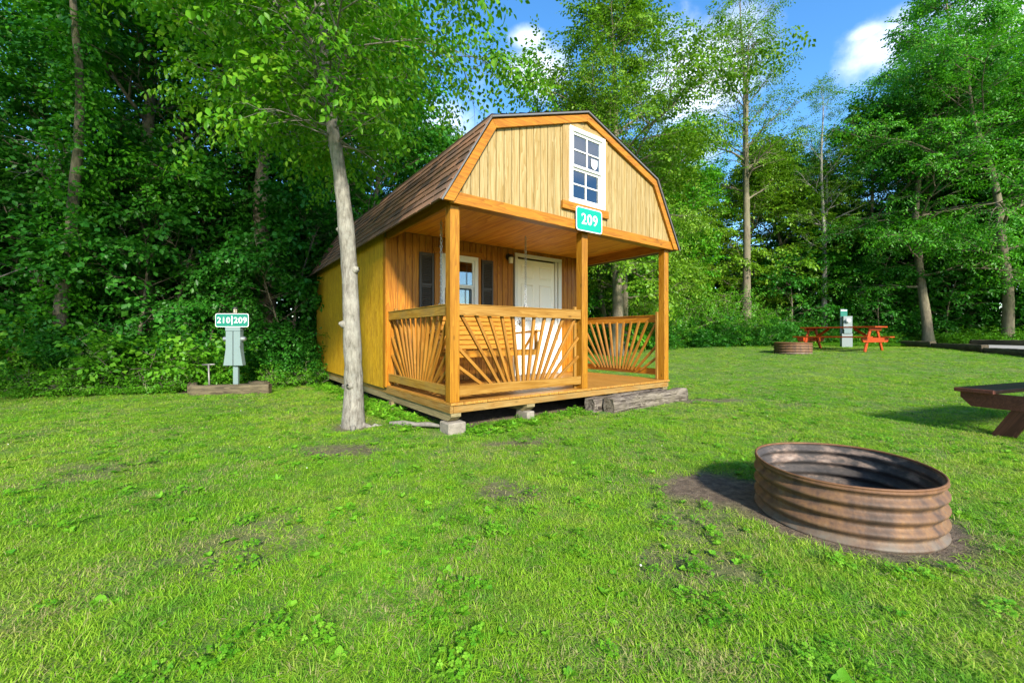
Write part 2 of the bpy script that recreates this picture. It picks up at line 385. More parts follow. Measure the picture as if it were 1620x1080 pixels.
def cab_local(x, y):
    dx, dy = x-X0, y-Y0; return dx*cw+dy*sw, -dx*sw+dy*cw
def bare(x, y):
    """0..1 bare soil"""
    n = wob(x, y, 4.0)*.5+wob(x+7, y-3, 11.0)*.35
    d = np.hypot(x-RING[0], y-RING[1])
    b = sstep((.62-d+.14*n)/.16)
    dl = np.hypot((x-1.28)/.56, (y-2.64)/.36); b = np.maximum(b, sstep((1.0-dl+.5*n)/.35))
    dl = np.hypot((x-1.02)/.30, (y-2.2)/.5); b = np.maximum(b, .55*sstep((1.0-dl+.9*n)/.5))
    for (cx_, cy_, rx, ry, k) in ((3.0, 6.0, .75, .25, .8), (.0, 2.55, .3, .28, .75), (-.05, 3.7, .5, .18, .7), (-1.45, 3.45, .5, .25, .8), (.75, 1.75, .35, .22, .6), (-1.2, 1.9, .4, .3, .5), (-2.9, 2.9, .5, .3, .45), (2.3, 6.2, .5, .3, .6), (3.9, 5.6, .5, .12, .5)):
        dl = np.hypot((x-cx_)/rx, (y-cy_)/ry); b = np.maximum(b, k*sstep((1.0-dl+.8*n)/.5))
    s, r = cab_local(x, y)
    ins = np.minimum(np.minimum(s-.05, 3.7-s), np.minimum(r-.12, 6.2-r)); b = np.maximum(b, sstep((ins+.12*n+.05)/.2))
    dl = np.hypot(x+1.67, y-4.28); b = np.maximum(b, sstep((.30-dl+.1*n)/.15)*.8)
    ed = y-lawn_edge(x); b = np.maximum(b, sstep((ed+.05+.22*n)/.2))
    return np.clip(b, 0, 1)
def axis(segs):
    out = []
    for a, b, st in segs: out.append(np.arange(a, b-1e-6, st))
    return np.append(np.concatenate(out), segs[-1][1])
gx = axis([(-400, -60, 34), (-60, -20, 4), (-20, -5, .4), (-5, 5, .085), (5, 24, .4), (24, 60, 4), (60, 400, 34)])
gy = axis([(-300, -20, 28), (-20, -2, 1.5), (-2, .6, .3), (.6, 7, .085), (7, 24, .35), (24, 60, 3), (60, 500, 44)])
GX, GY = np.meshgrid(gx, gy); nx, ny = len(gx), len(gy)
B = bare(GX, GY); FOREST = sstep((GY-lawn_edge(GX)-.2)/.8)
Z = gz(GX, GY)-.012*B
idx = np.arange(nx*ny).reshape(ny, nx)
F = np.stack([idx[:-1, :-1], idx[:-1, 1:], idx[1:, 1:], idx[1:, :-1]], -1).reshape(-1, 4)
def mat_ground():
    t = NT('ground_turf'); p = t.pos(); b = t.attr('bare'); fo = t.attr('forest'); n = t.noise(p, 22, 6, .7); n2 = t.noise(p, 1.3, 4)
    turf = t.ramp(t.math('ADD', t.math('MULTIPLY', n, .6), t.math('MULTIPLY', n2, .4)), [(.28, (.030, .075, .007)), (.46, (.070, .150, .010)), (.62, (.135, .205, .020)), (.78, (.22, .22, .06))])
    soil = t.ramp(n, [(.3, (.040, .027, .018)), (.5, (.098, .068, .043)), (.72, (.19, .145, .098))])
    vo = t.node('ShaderNodeTexVoronoi'); vo.inputs['Scale'].default_value = 85; t.l.new(p, vo.inputs['Vector'])
    soil = t.mix(t.math('MULTIPLY', t.map(vo.outputs['Distance'], .10, .22, .9, 0), t.map(t.noise(p, 30, 2), .55, .6)), soil, (.30, .255, .19))
    ln = t.noise(p, 9, 6, .75); litter = t.ramp(ln, [(.35, (.026, .020, .012)), (.6, (.085, .056, .028)), (.75, (.16, .11, .055))])
    soil = t.mix(fo, soil, litter)
    c = t.mix(b, turf, soil); t.l.new(c, t.b.inputs['Base Color']); t.b.inputs['Roughness'].default_value = .97
    t.bump(t.math('ADD', n, t.noise(p, 90, 3, .7)), .9, .015); return t.m
M['ground'] = mat_ground()
ground = link('ground', np_mesh('ground', np.stack([GX, GY, Z], -1).reshape(-1, 3), F, M['ground'], {'bare': B.ravel(), 'forest': FOREST.ravel()}, True))
tag(ground, 'mown green lawn with bare soil patches', 'ground', kind='structure')

# ------------------------------------------------------------------ cabin
cabin = empty('cabin', (X0, Y0, DECK_Z), YAW)
tag(cabin, 'small stained wood gambrel cabin with open front porch and brown shingle roof', 'cabin')
W, RP, LEN = 3.74, 1.831, 6.19
G0 = -DECK_Z                                   # ground level in the cabin's own height
# foundation
for s in (.075, 1.04, 2.70, 3.665):
    bm = bmesh.new(); y0, y1, a, b = .012, LEN-.02, -.193, -.108
    pr = [(y0, b), (y0, b-.035), (y0+.075, a), (y1, a), (y1, b)]
    va = [bm.verts.new((s-.055, y, z)) for y, z in pr]; vb = [bm.verts.new((s+.055, y, z)) for y, z in pr]
    bm.faces.new(va); bm.faces.new(vb[::-1])
    for i in range(5): bm.faces.new((va[i], vb[i], vb[(i+1) % 5], va[(i+1) % 5]))
    sk = wood('skid_grain', (.27, .215, .105), (.15, .115, .055), 'Y', 1, .8, weather=.3) if s < .1 else bpy.data.materials['skid_grain']
    link('skid', bm_mesh('skid', bm, sk), cabin)
slab('rim_joist', (.045, .004, -.106), (W-.045, .042, -.027), M['rim'], cabin)
slab('rim_joist', (.004, .004, -.106), (.042, RP, -.027), M['rim'], cabin)
slab('rim_joist', (W-.042, .004, -.106), (W-.004, RP, -.027), M['rim'], cabin)
slab('sill_plate', (.014, RP+.004, -.106), (.055, LEN-.01, -.034), M['rim'], cabin)
slab('sill_plate', (W-.055, RP+.004, -.106), (W-.014, LEN-.01, -.034), M['rim'], cabin)
n = 26; bw = W/n
for i in range(n):
    slab('deck_board', (i*bw+.002, -.016+random.uniform(-.002, .002), -.025), ((i+1)*bw-.002, RP-.022, 0.0), M['deck'], cabin, .002)
# posts
for (a, b) in ((.004, .110), (1.860, 1.962), (W-.108, W-.004)):
    slab('post', (a, .002, .001), (b, .106, 1.972), M['post'], cabin, .004)
# framing round the porch top
slab('header_beam', (.004, -.024, 1.975), (W-.004, .080, 2.096), M['trim'], cabin)
slab('side_beam', (.006, .084, 1.965), (.050, RP-.03, 2.096), M['trim'], cabin)
slab('side_beam', (W-.050, .084, 1.965), (W-.006, RP-.03, 2.096), M['trim'], cabin)
slab('header_fascia', (-.030, -.066, 1.967), (W+.030, -.027, 2.083), M['trim'], cabin)
for i in range(3):
    a, b = .006+i*(W-.012)/3, .006+(i+1)*(W-.012)/3
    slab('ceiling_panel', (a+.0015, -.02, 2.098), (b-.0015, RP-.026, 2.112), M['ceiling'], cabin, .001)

# roof outline and the gable
TIP, KNK, PEAK = (-.126, 1.977), (.440, 2.923), (W/2, 3.430)
OUT = [TIP, KNK, PEAK, (W-KNK[0], KNK[1]), (W-TIP[0], TIP[1])]
def roof_z(s, drop=0.0):
    return float(np.interp(s, [p[0] for p in OUT], [p[1] for p in OUT]))-drop
def clip_rects(polyfn, s0, s1, z0, holes):
    """z-ranges of a vertical plank strip outside the holes"""
    zs = [(z0, None)]
    for (a, b, c, d) in holes:
        if s1 > a+1e-4 and s0 < b-1e-4:
            zs = [(z0, c), (d, None)]
    return zs
GW = (1.568, 2.200, 2.278, 3.198)              # gable window
gable_back = [(OUT[0][0]+.16, 2.09), (KNK[0]+.03, KNK[1]-.04), (PEAK[0], PEAK[1]-.045), (W-KNK[0]-.03, KNK[1]-.04), (W+.126-.16, 2.09)]
# sheathing behind the planks, with the window opening left free
def ring_panel(name, outer, hole, y0, y1, mat, parent):
    a, b, c, d = hole
    zt = lambda s: roof_z(s, .05)
    polys = [[(gable_back[0][0], 2.09), (a, 2.09), (a, zt(a)), (KNK[0], zt(KNK[0]))],
             [(b, 2.09), (gable_back[4][0], 2.09), (W-KNK[0], zt(W-KNK[0])), (b, zt(b))],
             [(a, 2.09), (b, 2.09), (b, c), (a, c)],
             [(a, d), (b, d), (b, zt(b)), (PEAK[0], zt(PEAK[0])), (a, zt(a))]]
    bm = bmesh.new()
    for poly in polys:
        va = [bm.verts.new((x, y0, z)) for x, z in poly]; vb = [bm.verts.new((x, y1, z)) for x, z in poly]; k = len(poly)
        bm.faces.new(va); bm.faces.new(vb[::-1])
        for i in range(k): bm.faces.new((va[i], vb[i], vb[(i+1) % k], va[(i+1) % k]))
    return link(name, bm_mesh(name, bm, mat), parent)
ring_panel('gable_sheathing', None, GW, -.034, -.024, flat('groove_dark', (.075, .038, .010), .8), cabin)
PITCH = .1027; s = .006
while s < W-.01:
    a, b = s+.0042, min(s+PITCH-.0042, W-.006)
    for (z0, z1) in clip_rects(None, a, b, 2.086, [GW]):
        top = lambda q: roof_z(q, .035) if z1 is None else z1
        segs = [a]+[q for q in (KNK[0], PEAK[0], W-KNK[0]) if a < q < b and z1 is None]+[b]
        if min(top(a), top(b)) - z0 < -.05 and max(top(a), top(b))-z0 < .02: continue
        aa, bb = a, b
        if top(a) < z0+.01: aa = float(np.interp(z0+.01, [1.977-.035, 2.923-.035], [TIP[0], KNK[0]]))
        if top(b) < z0+.01: bb = float(np.interp(-(z0+.01), [-(2.923-.035), -(1.977-.035)], [W-KNK[0], W-TIP[0]]))
        if bb-aa < .01: continue
        poly = [(aa, z0), (bb, z0), (bb, top(bb))]+[(q, top(q)) for q in segs[1:-1][::-1]]+[(aa, top(aa))]
        prism('siding_plank', poly, -.048, -.0345, M['siding_front'], cabin, .0016)
    s += PITCH
# rake boards: outer edge under the roof sheet, inner edge 9 cm in
def off(pt, d):  # the outline moved inwards
    return pt
def rake(name, o0, o1, i1, i0): return prism(name, [o0, o1, i1, i0], -.088, -.050, M['trim'], cabin, .002)
O = [(-.112, 1.975), (.449, 2.912), (PEAK[0], 3.414)]; I = [(-.002, 1.975), (.497, 2.836), (PEAK[0], 3.326)]
mir = lambda p: (W-p[0], p[1])
e = .0012
rake('rake_board', O[0], O[1], I[1], I[0])
rake('rake_board', (O[1][0]+e, O[1][1]), (O[2][0]-e, O[2][1]), (I[2][0]-e, I[2][1]), (I[1][0]+e, I[1][1]))
rake('rake_board', mir(O[0]), mir(O[1]), mir(I[1]), mir(I[0]))
rake('rake_board', mir((O[1][0]+e, O[1][1])), mir((O[2][0]-e, O[2][1])), mir((I[2][0]-e, I[2][1])), mir((I[1][0]+e, I[1][1])))
# gable window with its boards
slab('window_casing', (1.466, -.064, 2.281), (1.566, -.0485, 3.225), wood('casing_v', (.335, .24, .10), (.26, .16, .045), 'X', 1, .5, False), cabin)
slab('window_casing', (2.202, -.064, 2.281), (2.262, -.0485, 3.19), bpy.data.materials['casing_v'], cabin)
slab('window_header', (1.46, -.068, 3.202), (2.236, -.0485, 3.262), bpy.data.materials['casing_v'], cabin)
slab('window_sill', (1.448, -.086, 2.180), (2.264, -.0485, 2.276), M['trim'], cabin)
def sash_window(name, s0, s1, z0, z1, y, midz, fw, grid, parent):
    """white double-hung window: outer frame, two sashes with panes"""
    d = y
    bm = bmesh.new()
    bm_box(bm, ((s0+s1)/2, d-.012, z1-fw/2), (s1-s0, .050, fw), bevel=.003); bm_box(bm, ((s0+s1)/2, d-.012, z0+fw/2), (s1-s0, .050, fw), bevel=.003)
    for a in (s0+fw/2, s1-fw/2): bm_box(bm, (a, d-.0125, (z0+z1)/2), (fw, .049, z1-z0-2*fw-.001), bevel=.003)
    fr = link(name, bm_mesh(name, bm, M['white']), parent)
    for k, (a, b) in enumerate(((midz, z1-fw), (z0+fw, midz))):
        yy = d-.006 if k == 0 else d+.016
        u0, u1 = s0+fw+.001, s1-fw-.001; t = .030
        bm = bmesh.new()
        bm_box(bm, ((u0+u1)/2, yy, b-t/2), (u1-u0, .022, t), bevel=.002); bm_box(bm, ((u0+u1)/2, yy, a+t/2), (u1-u0, .022, t), bevel=.002)
        for q in (u0+t/2, u1-t/2): bm_box(bm, (q, yy+.0005, (a+b)/2), (t, .021, b-a-2*t), bevel=.002)
        link('sash', bm_mesh('sash', bm, M['white']), fr)
        g0, g1, h0, h1 = u0+t, u1-t, a+t, b-t
        if grid:
            bm = bmesh.new(); bm_box(bm, ((g0+g1)/2, yy-.004, (h0+h1)/2), (.016, .010, h1-h0)); link('muntin', bm_mesh('muntin', bm, M['white']), fr)
            bm = bmesh.new(); bm_box(bm, ((g0+g1)/2, yy-.0045, (h0+h1)/2), (g1-g0, .008, .016)); link('muntin', bm_mesh('muntin', bm, M['white']), fr)
            cells = [(x0, x1, y0, y1) for (x0, x1) in ((g0, (g0+g1)/2), ((g0+g1)/2, g1)) for (y0, y1) in ((h0, (h0+h1)/2), ((h0+h1)/2, h1))]
        else: cells = [(g0, g1, h0, h1)]
        for (x0, x1, y0, y1) in cells:
            bm = bmesh.new(); bm_box(bm, ((x0+x1)/2, yy+.004, (y0+y1)/2), (x1-x0, .004, y1-y0)); link('pane', bm_mesh('pane', bm, M['glass']), fr)
    return fr
gwin = sash_window('window', *GW, -.046, 2.725, .052, True, cabin)
tagp = prism('window_sticker', [(2.015+.055*math.sin(a*math.pi/8), 2.835-.062*math.cos(a*math.pi/8)) for a in range(-4, 5)]+[(2.070, 2.895), (1.960, 2.895)], -.0580, -.0565, M['paper'], gwin)
tagp['label'] = 'white paper tag stuck in the upper sash'

# porch back wall
PW = (.793, 1.430, .985, 1.872); DOOR = (2.205, 3.150, -.05, 1.985)
s = .058
while s < 3.68:
    a, b = s+.0040, min(s+.1030-.0040, 3.682)
    zr = [(.002, 2.096)]
    for (h0, h1, c, d) in (PW, DOOR):
        if b > h0+.004 and a < h1-.004:
            zr = [(d, 2.096)]+([(.002, c)] if c > .01 else [])
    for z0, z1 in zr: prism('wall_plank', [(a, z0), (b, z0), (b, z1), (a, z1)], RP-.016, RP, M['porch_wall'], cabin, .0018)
    s += .1030
# structural wall behind the planks with openings
bm = bmesh.new()
for (a, b, c, d) in ((.002, PW[0], -.03, 2.12), (PW[0], PW[1], -.03, PW[2]), (PW[0], PW[1], PW[3], 2.12), (PW[1], DOOR[0], -.03, 2.12), (DOOR[0], DOOR[1], DOOR[3], 2.12), (DOOR[1], W-.002, -.03, 2.12)):
    bm_box(bm, ((a+b)/2, RP+.0425, (c+d)/2), (b-a, .08, d-c))
link('wall_frame', bm_mesh('wall_frame', bm, M['dark_room']), cabin)
slab('corner_trim', (-.020, RP-.040, -.022), (-.001, RP+.062, 1.99), M['trim'], cabin)
slab('corner_trim', (-.001, RP-.040, .001), (.056, RP-.0175, 2.094), M['trim'], cabin)
slab('corner_trim', (W-.056, RP-.040, .001), (W+.001, RP-.0175, 2.094), M['trim'], cabin)
# side and rear walls as plywood panels
edges = [RP+.064, 3.00, 4.07, 5.14, LEN]
for k in range(4):
    for sd, (xa, xb) in enumerate(((-.014, .004), (W-.004, W+.014))):
        slab('wall_panel', (xa, edges[k]+.001, -.042), (xb, edges[k+1]-.001, 2.105), M['side_wall'], cabin, .002)
rear = [(.006, -.04), (W-.006, -.04), (W-.006, 2.15), (W-KNK[0]-.02, KNK[1]-.05), (PEAK[0], PEAK[1]-.06), (KNK[0]+.02, KNK[1]-.05), (.006, 2.15)]
prism('rear_wall', rear, LEN-.03, LEN, M['porch_wall'], cabin)
prism('loft_wall', [(.1, 2.115), (W-.1, 2.115), (W-KNK[0]-.03, KNK[1]-.06), (PEAK[0], PEAK[1]-.07), (KNK[0]+.03, KNK[1]-.06)], 1.9, 1.93, M['dark_room'], cabin)
slab('floor_panel', (.006, RP+.006, -.03), (W-.006, LEN-.032, -.004), M['dark_room'], cabin)
slab('loft_floor', (.006, RP+.09, 2.06), (W-.006, LEN-.032, 2.09), M['dark_room'], cabin)

# roof sheets with thickness, drip edge and shingles
RY0, RY1 = -.098, LEN+.085
def thick(p0, p1, t):
    d = Vector((p1[0]-p0[0], p1[1]-p0[1])).normalized(); nrm = Vector((-d.y, d.x)); return [p0, p1, (p1[0]+nrm.x*t, p1[1]+nrm.y*t), (p0[0]+nrm.x*t, p0[1]+nrm.y*t)]
sheet = [TIP, KNK, PEAK, mir(KNK), mir(TIP), (W+.126+.018, 1.972), (W-KNK[0]+.016, KNK[1]+.014), (PEAK[0], PEAK[1]+.020), (KNK[0]-.016, KNK[1]+.014), (-.144, 1.972)]
bm = bmesh.new(); va = [bm.verts.new((x, RY0, z)) for x, z in sheet]; vb = [bm.verts.new((x, RY1, z)) for x, z in sheet]
for i in range(10): bm.faces.new((va[i], vb[i], vb[(i+1) % 10], va[(i+1) % 10]))
for V_ in (va, vb):
    for i in range(4): bm.faces.new((V_[i], V_[i+1], V_[8-i], V_[9-i]))
roof = link('roof', bm_mesh('roof', bm, flat('roof_deck', (.10, .075, .05), .9)), cabin)
dpath = [(-.148, 1.969), (KNK[0]-.019, KNK[1]+.0165), (PEAK[0], PEAK[1]+.0225), (W-KNK[0]+.019, KNK[1]+.0165), (W+.148, 1.969)]
for i in range(4):
    (xa, za), (xb, zb) = dpath[i], dpath[i+1]; d = Vector((xb-xa, zb-za)).normalized(); nn = Vector((-d.y, d.x))
    prism('drip_edge', [(xa-nn.x*.018, za-nn.y*.018), (xb-nn.x*.018, zb-nn.y*.018), (xb, zb), (xa, za)], RY0-.006, RY0-.001, M['drip'], roof)
# courses on the left slope, one object per tab
d2 = Vector((KNK[0]-TIP[0], 0, KNK[1]-TIP[1])); SL = d2.length; ud = d2.normalized(); nd = Vector((-ud.z, 0, ud.x))
base = Vector((-.144, 0, 1.972)); NC = 9; ex = (SL+.02)/NC
_sh = {}
def shingle_mesh(w):
    k = round(w, 2)
    if k not in _sh:
        bm = bmesh.new(); h = ex*1.35; c = random.uniform(.004, .010)
        # local x along the eave, y up the slope, z out
        pts = [(-k/2+c, 0, .016), (k/2-c, 0, .016), (k/2, h, .001), (-k/2, h, .001), (-k/2+c, 0, .003), (k/2-c, 0, .003)]
        v = [bm.verts.new(p) for p in pts]
        for f in ((0, 1, 2, 3), (4, 5, 1, 0), (5, 2, 1), (4, 0, 3), (4, 3, 2, 5)): bm.faces.new([v[i] for i in f])
        _sh[k] = bm_mesh('shingle', bm, M['shingle'])
    return _sh[k]
xa_, ya_, za_ = Vector((0, -1, 0)), ud, nd
qs = Matrix((xa_, ya_, za_)).transposed().to_quaternion()
rs = random.Random(5)
for cidx in range(NC):
    y = RY0-.012+rs.uniform(-.12, 0)
    while y < RY1:
        w = rs.choice((.20, .23, .26, .29, .33)); a, b = max(y, RY0-.012), min(y+w, RY1+.012)
        if b-a > .04:
            ww = round(b-a, 2)
            p = base+ud*(cidx*ex-.012)+Vector((0, (a+b)/2, 0))+nd*(.0015+.0012*(rs.random()))
            link('shingle', shingle_mesh(max(.05, ww-.004)), roof, p, qs)
        y += w
# the slopes turned away: one sheet of stepped courses
Vt, Ft = [], []
def courses(p0, p1, n):
    p0, p1 = Vector((p0[0], 0, p0[1])), Vector((p1[0], 0, p1[1])); d = (p1-p0)/n; nn = Vector((-d.z, 0, d.x)).normalized()
    if nn.z < 0: nn = -nn
    for i in range(n):
        a, b = p0+d*i+nn*.014, p0+d*(i+1)+nn*.004; k = len(Vt)
        for q in (a, b, p0+d*i+nn*.003):
            Vt.append((q.x, RY0-.010, q.z)); Vt.append((q.x, RY1+.01, q.z))
        Ft.append((k, k+1, k+3, k+2)); Ft.append((k, k+4, k+5, k+1))
courses((KNK[0]-.016, KNK[1]+.016), (PEAK[0], PEAK[1]+.022), 12); courses((W-KNK[0]+.016, KNK[1]+.016), (PEAK[0], PEAK[1]+.022), 12); courses((W+.144, 1.974), (W-KNK[0]+.016, KNK[1]+.016), 9)
sf = link('shingle_courses', np_mesh('shingle_courses', Vt, Ft, M['shingle']), roof); sf['kind'] = 'stuff'

# railings: two rails and a fan of spindles
SP_B = [.473, .577, .659, .735, .786, .844, .909, .972, 1.035, 1.10, 1.162, 1.233, 1.291, 1.36, 1.451]
SP_T = [(.10, .372), (.10, .575), (.150, .90), (.335, .90), (.500, .90), (.668, .90), (.822, .90), (.973, .90), (1.142, .90), (1.303, .90), (1.448, .90), (1.608, .90), (1.815, .90), (1.862, .645), (1.862, .408)]
def railing(org, dr, inward, length, mat_top, a0, a1):
    """org: local start; dr: unit along; inward: unit into the porch; fan laid out over [a0,a1]"""
    dr, inward, org = Vector(dr), Vector(inward), Vector(org)
    P = lambda t, z, q: org+dr*t+inward*q+Vector((0, 0, z))
    bm = bmesh.new(); top = board('railing', P(a0, .930, .036), P(a1, .930, .036), .034, .106, mat_top, cabin)
    board('rail_cap', P(a0, .9875, .042), P(a1, .9875, .042), .060, .0085, mat_top, cabin, bevel=.001)
    bot = board('bottom_rail', P(a0, .110, .036), P(a1, .110, .036), .034, .098, mat_top, cabin)
    k = (a1-a0)/(1.862-.110)
    for b, (tx, tz) in zip(SP_B, SP_T):
        f = lambda q: a0+(q-.110)*k
        j = random.uniform(-.004, .004)
        board('spindle', P(f(b)+j, .112, .0735), P(f(tx)+j, tz, .0735), .033, .034, M['spindle'], cabin, up=inward, bevel=.003)
    for t in (a0+.020, a1-.020):
        board('rail_stud', P(t, .002, .1135), P(t, 1.035, .1135), .038, .038, M['rail'], cabin, up=inward)
railing((0, 0, 0), (1, 0, 0), (0, 1, 0), 0, M['rail'], .112, 1.858)
railing((0, 0, 0), (0, 1, 0), (1, 0, 0), 0, M['rail_worn'], .108, RP-.042)
railing((W, 0, 0), (0, 1, 0), (-1, 0, 0), 0, M['trim'], .108, RP-.042)

# porch window, its boards and shutters
slab('window_board', (.702, RP-.034, .93), (.791, RP-.0165, 1.868), M['trim'], cabin)
slab('window_board', (1.432, RP-.034, .93), (1.489, RP-.0165, 1.868), M['trim'], cabin)
prism('window_head_board', [(.700, 1.870), (1.492, 1.870), (1.522, 1.944), (.672, 1.944)], RP-.038, RP-.0165, M['trim'], cabin)
slab('window_sill', (.69, RP-.045, .885), (1.50, RP-.0165, .928), M['trim'], cabin)
pw = sash_window('window', *PW, RP-.012, 1.41, .058, False, cabin)
bm = bmesh.new(); z0, z1, a, b = 1.07, 1.378, .905, 1.318
for (c, d) in (((a+b)/2, z0), ((a+b)/2, z1)): bm_box(bm, (c, RP-.0135, d), (b-a, .01, .018))
for c in (a, b): bm_box(bm, (c, RP-.0135, (z0+z1)/2), (.018, .0095, z1-z0))
link('screen_frame', bm_mesh('screen_frame', bm, M['black']), pw)
for (a, b) in ((.466, .690), (1.500, 1.714)):
    z0, z1 = .985, 1.852
    bm = bmesh.new()
    for q in (a+.016, b-.016): bm_box(bm, (q, RP-.030, (z0+z1)/2), (.032, .026, z1-z0), bevel=.003)
    for q, hh in ((z0+.025, .05), (z1-.025, .05), ((z0+z1)/2-.02, .04)): bm_box(bm, ((a+b)/2, RP-.0295, q), (b-a-.064, .024, hh), bevel=.003)
    bm_box(bm, ((a+b)/2, RP-.019, (z0+z1)/2), (b-a-.05, .004, z1-z0-.04))
    sh = link('shutter', bm_mesh('shutter', bm, M['shutter']), cabin)
    nsl = 26; me = None
    for i in range(nsl):
        z = z0+.062+(z1-z0-.124)*(i+.5)/nsl
        if abs(z-((z0+z1)/2-.02)) < .03: continue
        board('slat', (a+.033, RP-.029, z), (b-.033, RP-.029, z), .026, .005, M['shutter'], sh, up=(0, -.62, .78), bevel=.001)
# door with casing, panels, knob and threshold
slab('door_casing', (2.150, RP-.036, .002), (2.208, RP-.0165, 1.978), M['white'], cabin)
slab('door_casing', (3.120, RP-.036, .002), (3.199, RP-.0165, 1.978), M['white'], cabin)
slab('door_casing', (2.150, RP-.037, 1.980), (3.199, RP-.0165, 2.040), M['white'], cabin)
slab('door_jamb', (3.062, RP-.014, .014), (3.118, RP+.06, 1.978), M['white'], cabin)
slab('door_jamb', (2.2085, RP-.014, .014), (2.224, RP+.06, 1.978), M['white'], cabin)
bm = bmesh.new(); bm_box(bm, (2.642, RP+.030, .987), (.830, .04, 1.94), bevel=.003)
door = link('door', bm_mesh('door', bm, M['door_white']), cabin)
for cx_ in (2.440, 2.844):
    for (z0, z1) in ((1.640, 1.860), (.92, 1.54), (.13, .72)):
        bm = bmesh.new(); w_, h_ = .268, z1-z0
        bm_box(bm, (0, 0, 0), (w_, .014, h_)); 
        top = [f for f in bm.faces if f.normal.y < -.9][0]
        bmesh.ops.inset_region(bm, faces=[top], thickness=.022, depth=-.009)
        top = [f for f in bm.faces if f.normal.y < -.9 and f.calc_area() < w_*h_*.97]; top = min(top, key=lambda f: f.calc_area())
        bmesh.ops.inset_region(bm, faces=[top], thickness=.026, depth=.008)
        link('door_panel', bm_mesh('door_panel', bm, M['door_white']), door, (cx_, RP+.0045, (z0+z1)/2))
bm = bmesh.new(); bm_cyl(bm, (2.272, RP+.009, .885), (2.272, RP-.030, .885), .012, seg=12); bmesh.ops.create_uvsphere(bm, u_segments=14, v_segments=8, radius=.030, matrix=Matrix.Translation((2.272, RP-.045, .885))); bm_cyl(bm, (2.272, RP+.0095, .885), (2.272, RP+.002, .885), .034, seg=16)
link('door_knob', bm_mesh('door_knob', bm, M['steel'], True), door)
slab('threshold', (2.21, RP-.05, .0015), (3.118, RP+.05, .013), M['steel'], cabin)
# wall lamp
lm = empty('wall_lamp', (0, 0, 0)); lm.parent = cabin
bm = bmesh.new(); bm_cyl(bm, (2.02, RP-.017, 1.955), (2.02, RP-.035, 1.955), .055, seg=18); bm_cyl(bm, (2.02, RP-.035, 1.955), (2.02, RP-.085, 1.955), .014); bm_cyl(bm, (2.02, RP-.095, 1.985), (2.02, RP-.095, 1.935), .034, .046, seg=16)
link('lamp_mount', bm_mesh('lamp_mount', bm, M['black']), lm)
bm = bmesh.new(); bm_cyl(bm, (2.02, RP-.095, 1.934), (2.02, RP-.095, 1.842), .043, .034, seg=16)
link('lamp_glass', bm_mesh('lamp_glass', bm, M['lamp_glass']), lm)

def cabin_world(s, r, z=0):
    x, y = cab(s, r); return Vector((x, y, DECK_Z+z))
# concrete blocks under the skids
def block(s, r, zt, ang, label, cells=False, dims=(.20, .30)):
    p = cabin_world(s, r); g = gzf(p.x, p.y)-.03; top = DECK_Z+zt; h = top-g
    o = empty('concrete_block', (p.x, p.y, g), YAW+ang); tag(o, label, 'block', 'concrete blocks under the cabin')
    bm = bmesh.new()
    if cells:
        w, l = dims; t = .035
        for a in (-1, 1): bm_box(bm, (a*(w-t)/2, 0, h/2), (t, l, h), bevel=.006)
        for b in (-1, 0, 1): bm_box(bm, (0, b*(l-t)/2, h/2), (w-2*t-.001, t, h-.002))
    else: bm_box(bm, (0, 0, h/2), (dims[0], dims[1], h), bevel=.010)
    b = link('block_body', bm_mesh('concrete_block', bm, M['concrete']), o)
    return o
block(.085, .10, -.203, 0, 'pale concrete block under the porch corner post', dims=(.20, .20))
block(1.04, .12, -.195, 0, 'narrow pale concrete block below the middle of the front railing', dims=(.11, .22))
block(.03, 1.72, -.262, 0, 'concrete block with hollow cells under the side wall corner trim', True, (.22, .36))
block(.02, 6.02, -.215, 0, 'tan concrete block under the rear corner of the cabin', dims=(.34, .20))
block(.08, 3.9, -.195, 0, 'concrete block under the middle of the cabin side wall', dims=(.2, .3))
block(3.66, .12, -.195, 0, 'concrete block behind the grey step timbers', dims=(.2, .2))
block(2.70, .12, -.195, 0, 'concrete block hidden behind the step timbers under the deck', dims=(.11, .22))
for k, (s, r) in enumerate(((.075, 1.66),)):
    o = slab('wood_shim', (0, 0, 0), (.20, .10, .066), M['skid']); p = cabin_world(s+.02, r); o.location = (p.x, p.y, DECK_Z-.194-.034)
    o.rotation_mode = 'XYZ'; o.rotation_euler = (0, 0, YAW); tag(o, 'short wooden shim on the hollow concrete block', 'shim')
o = slab('wood_shim', (0, 0, 0), (.26, .12, .022), M['skid']); p = cabin_world(.06, 6.02); o.location = (p.x, p.y, DECK_Z-.204); o.rotation_euler = (0, 0, YAW); o.rotation_mode = 'XYZ'; tag(o, 'thin wooden shim on the rear corner block', 'shim')

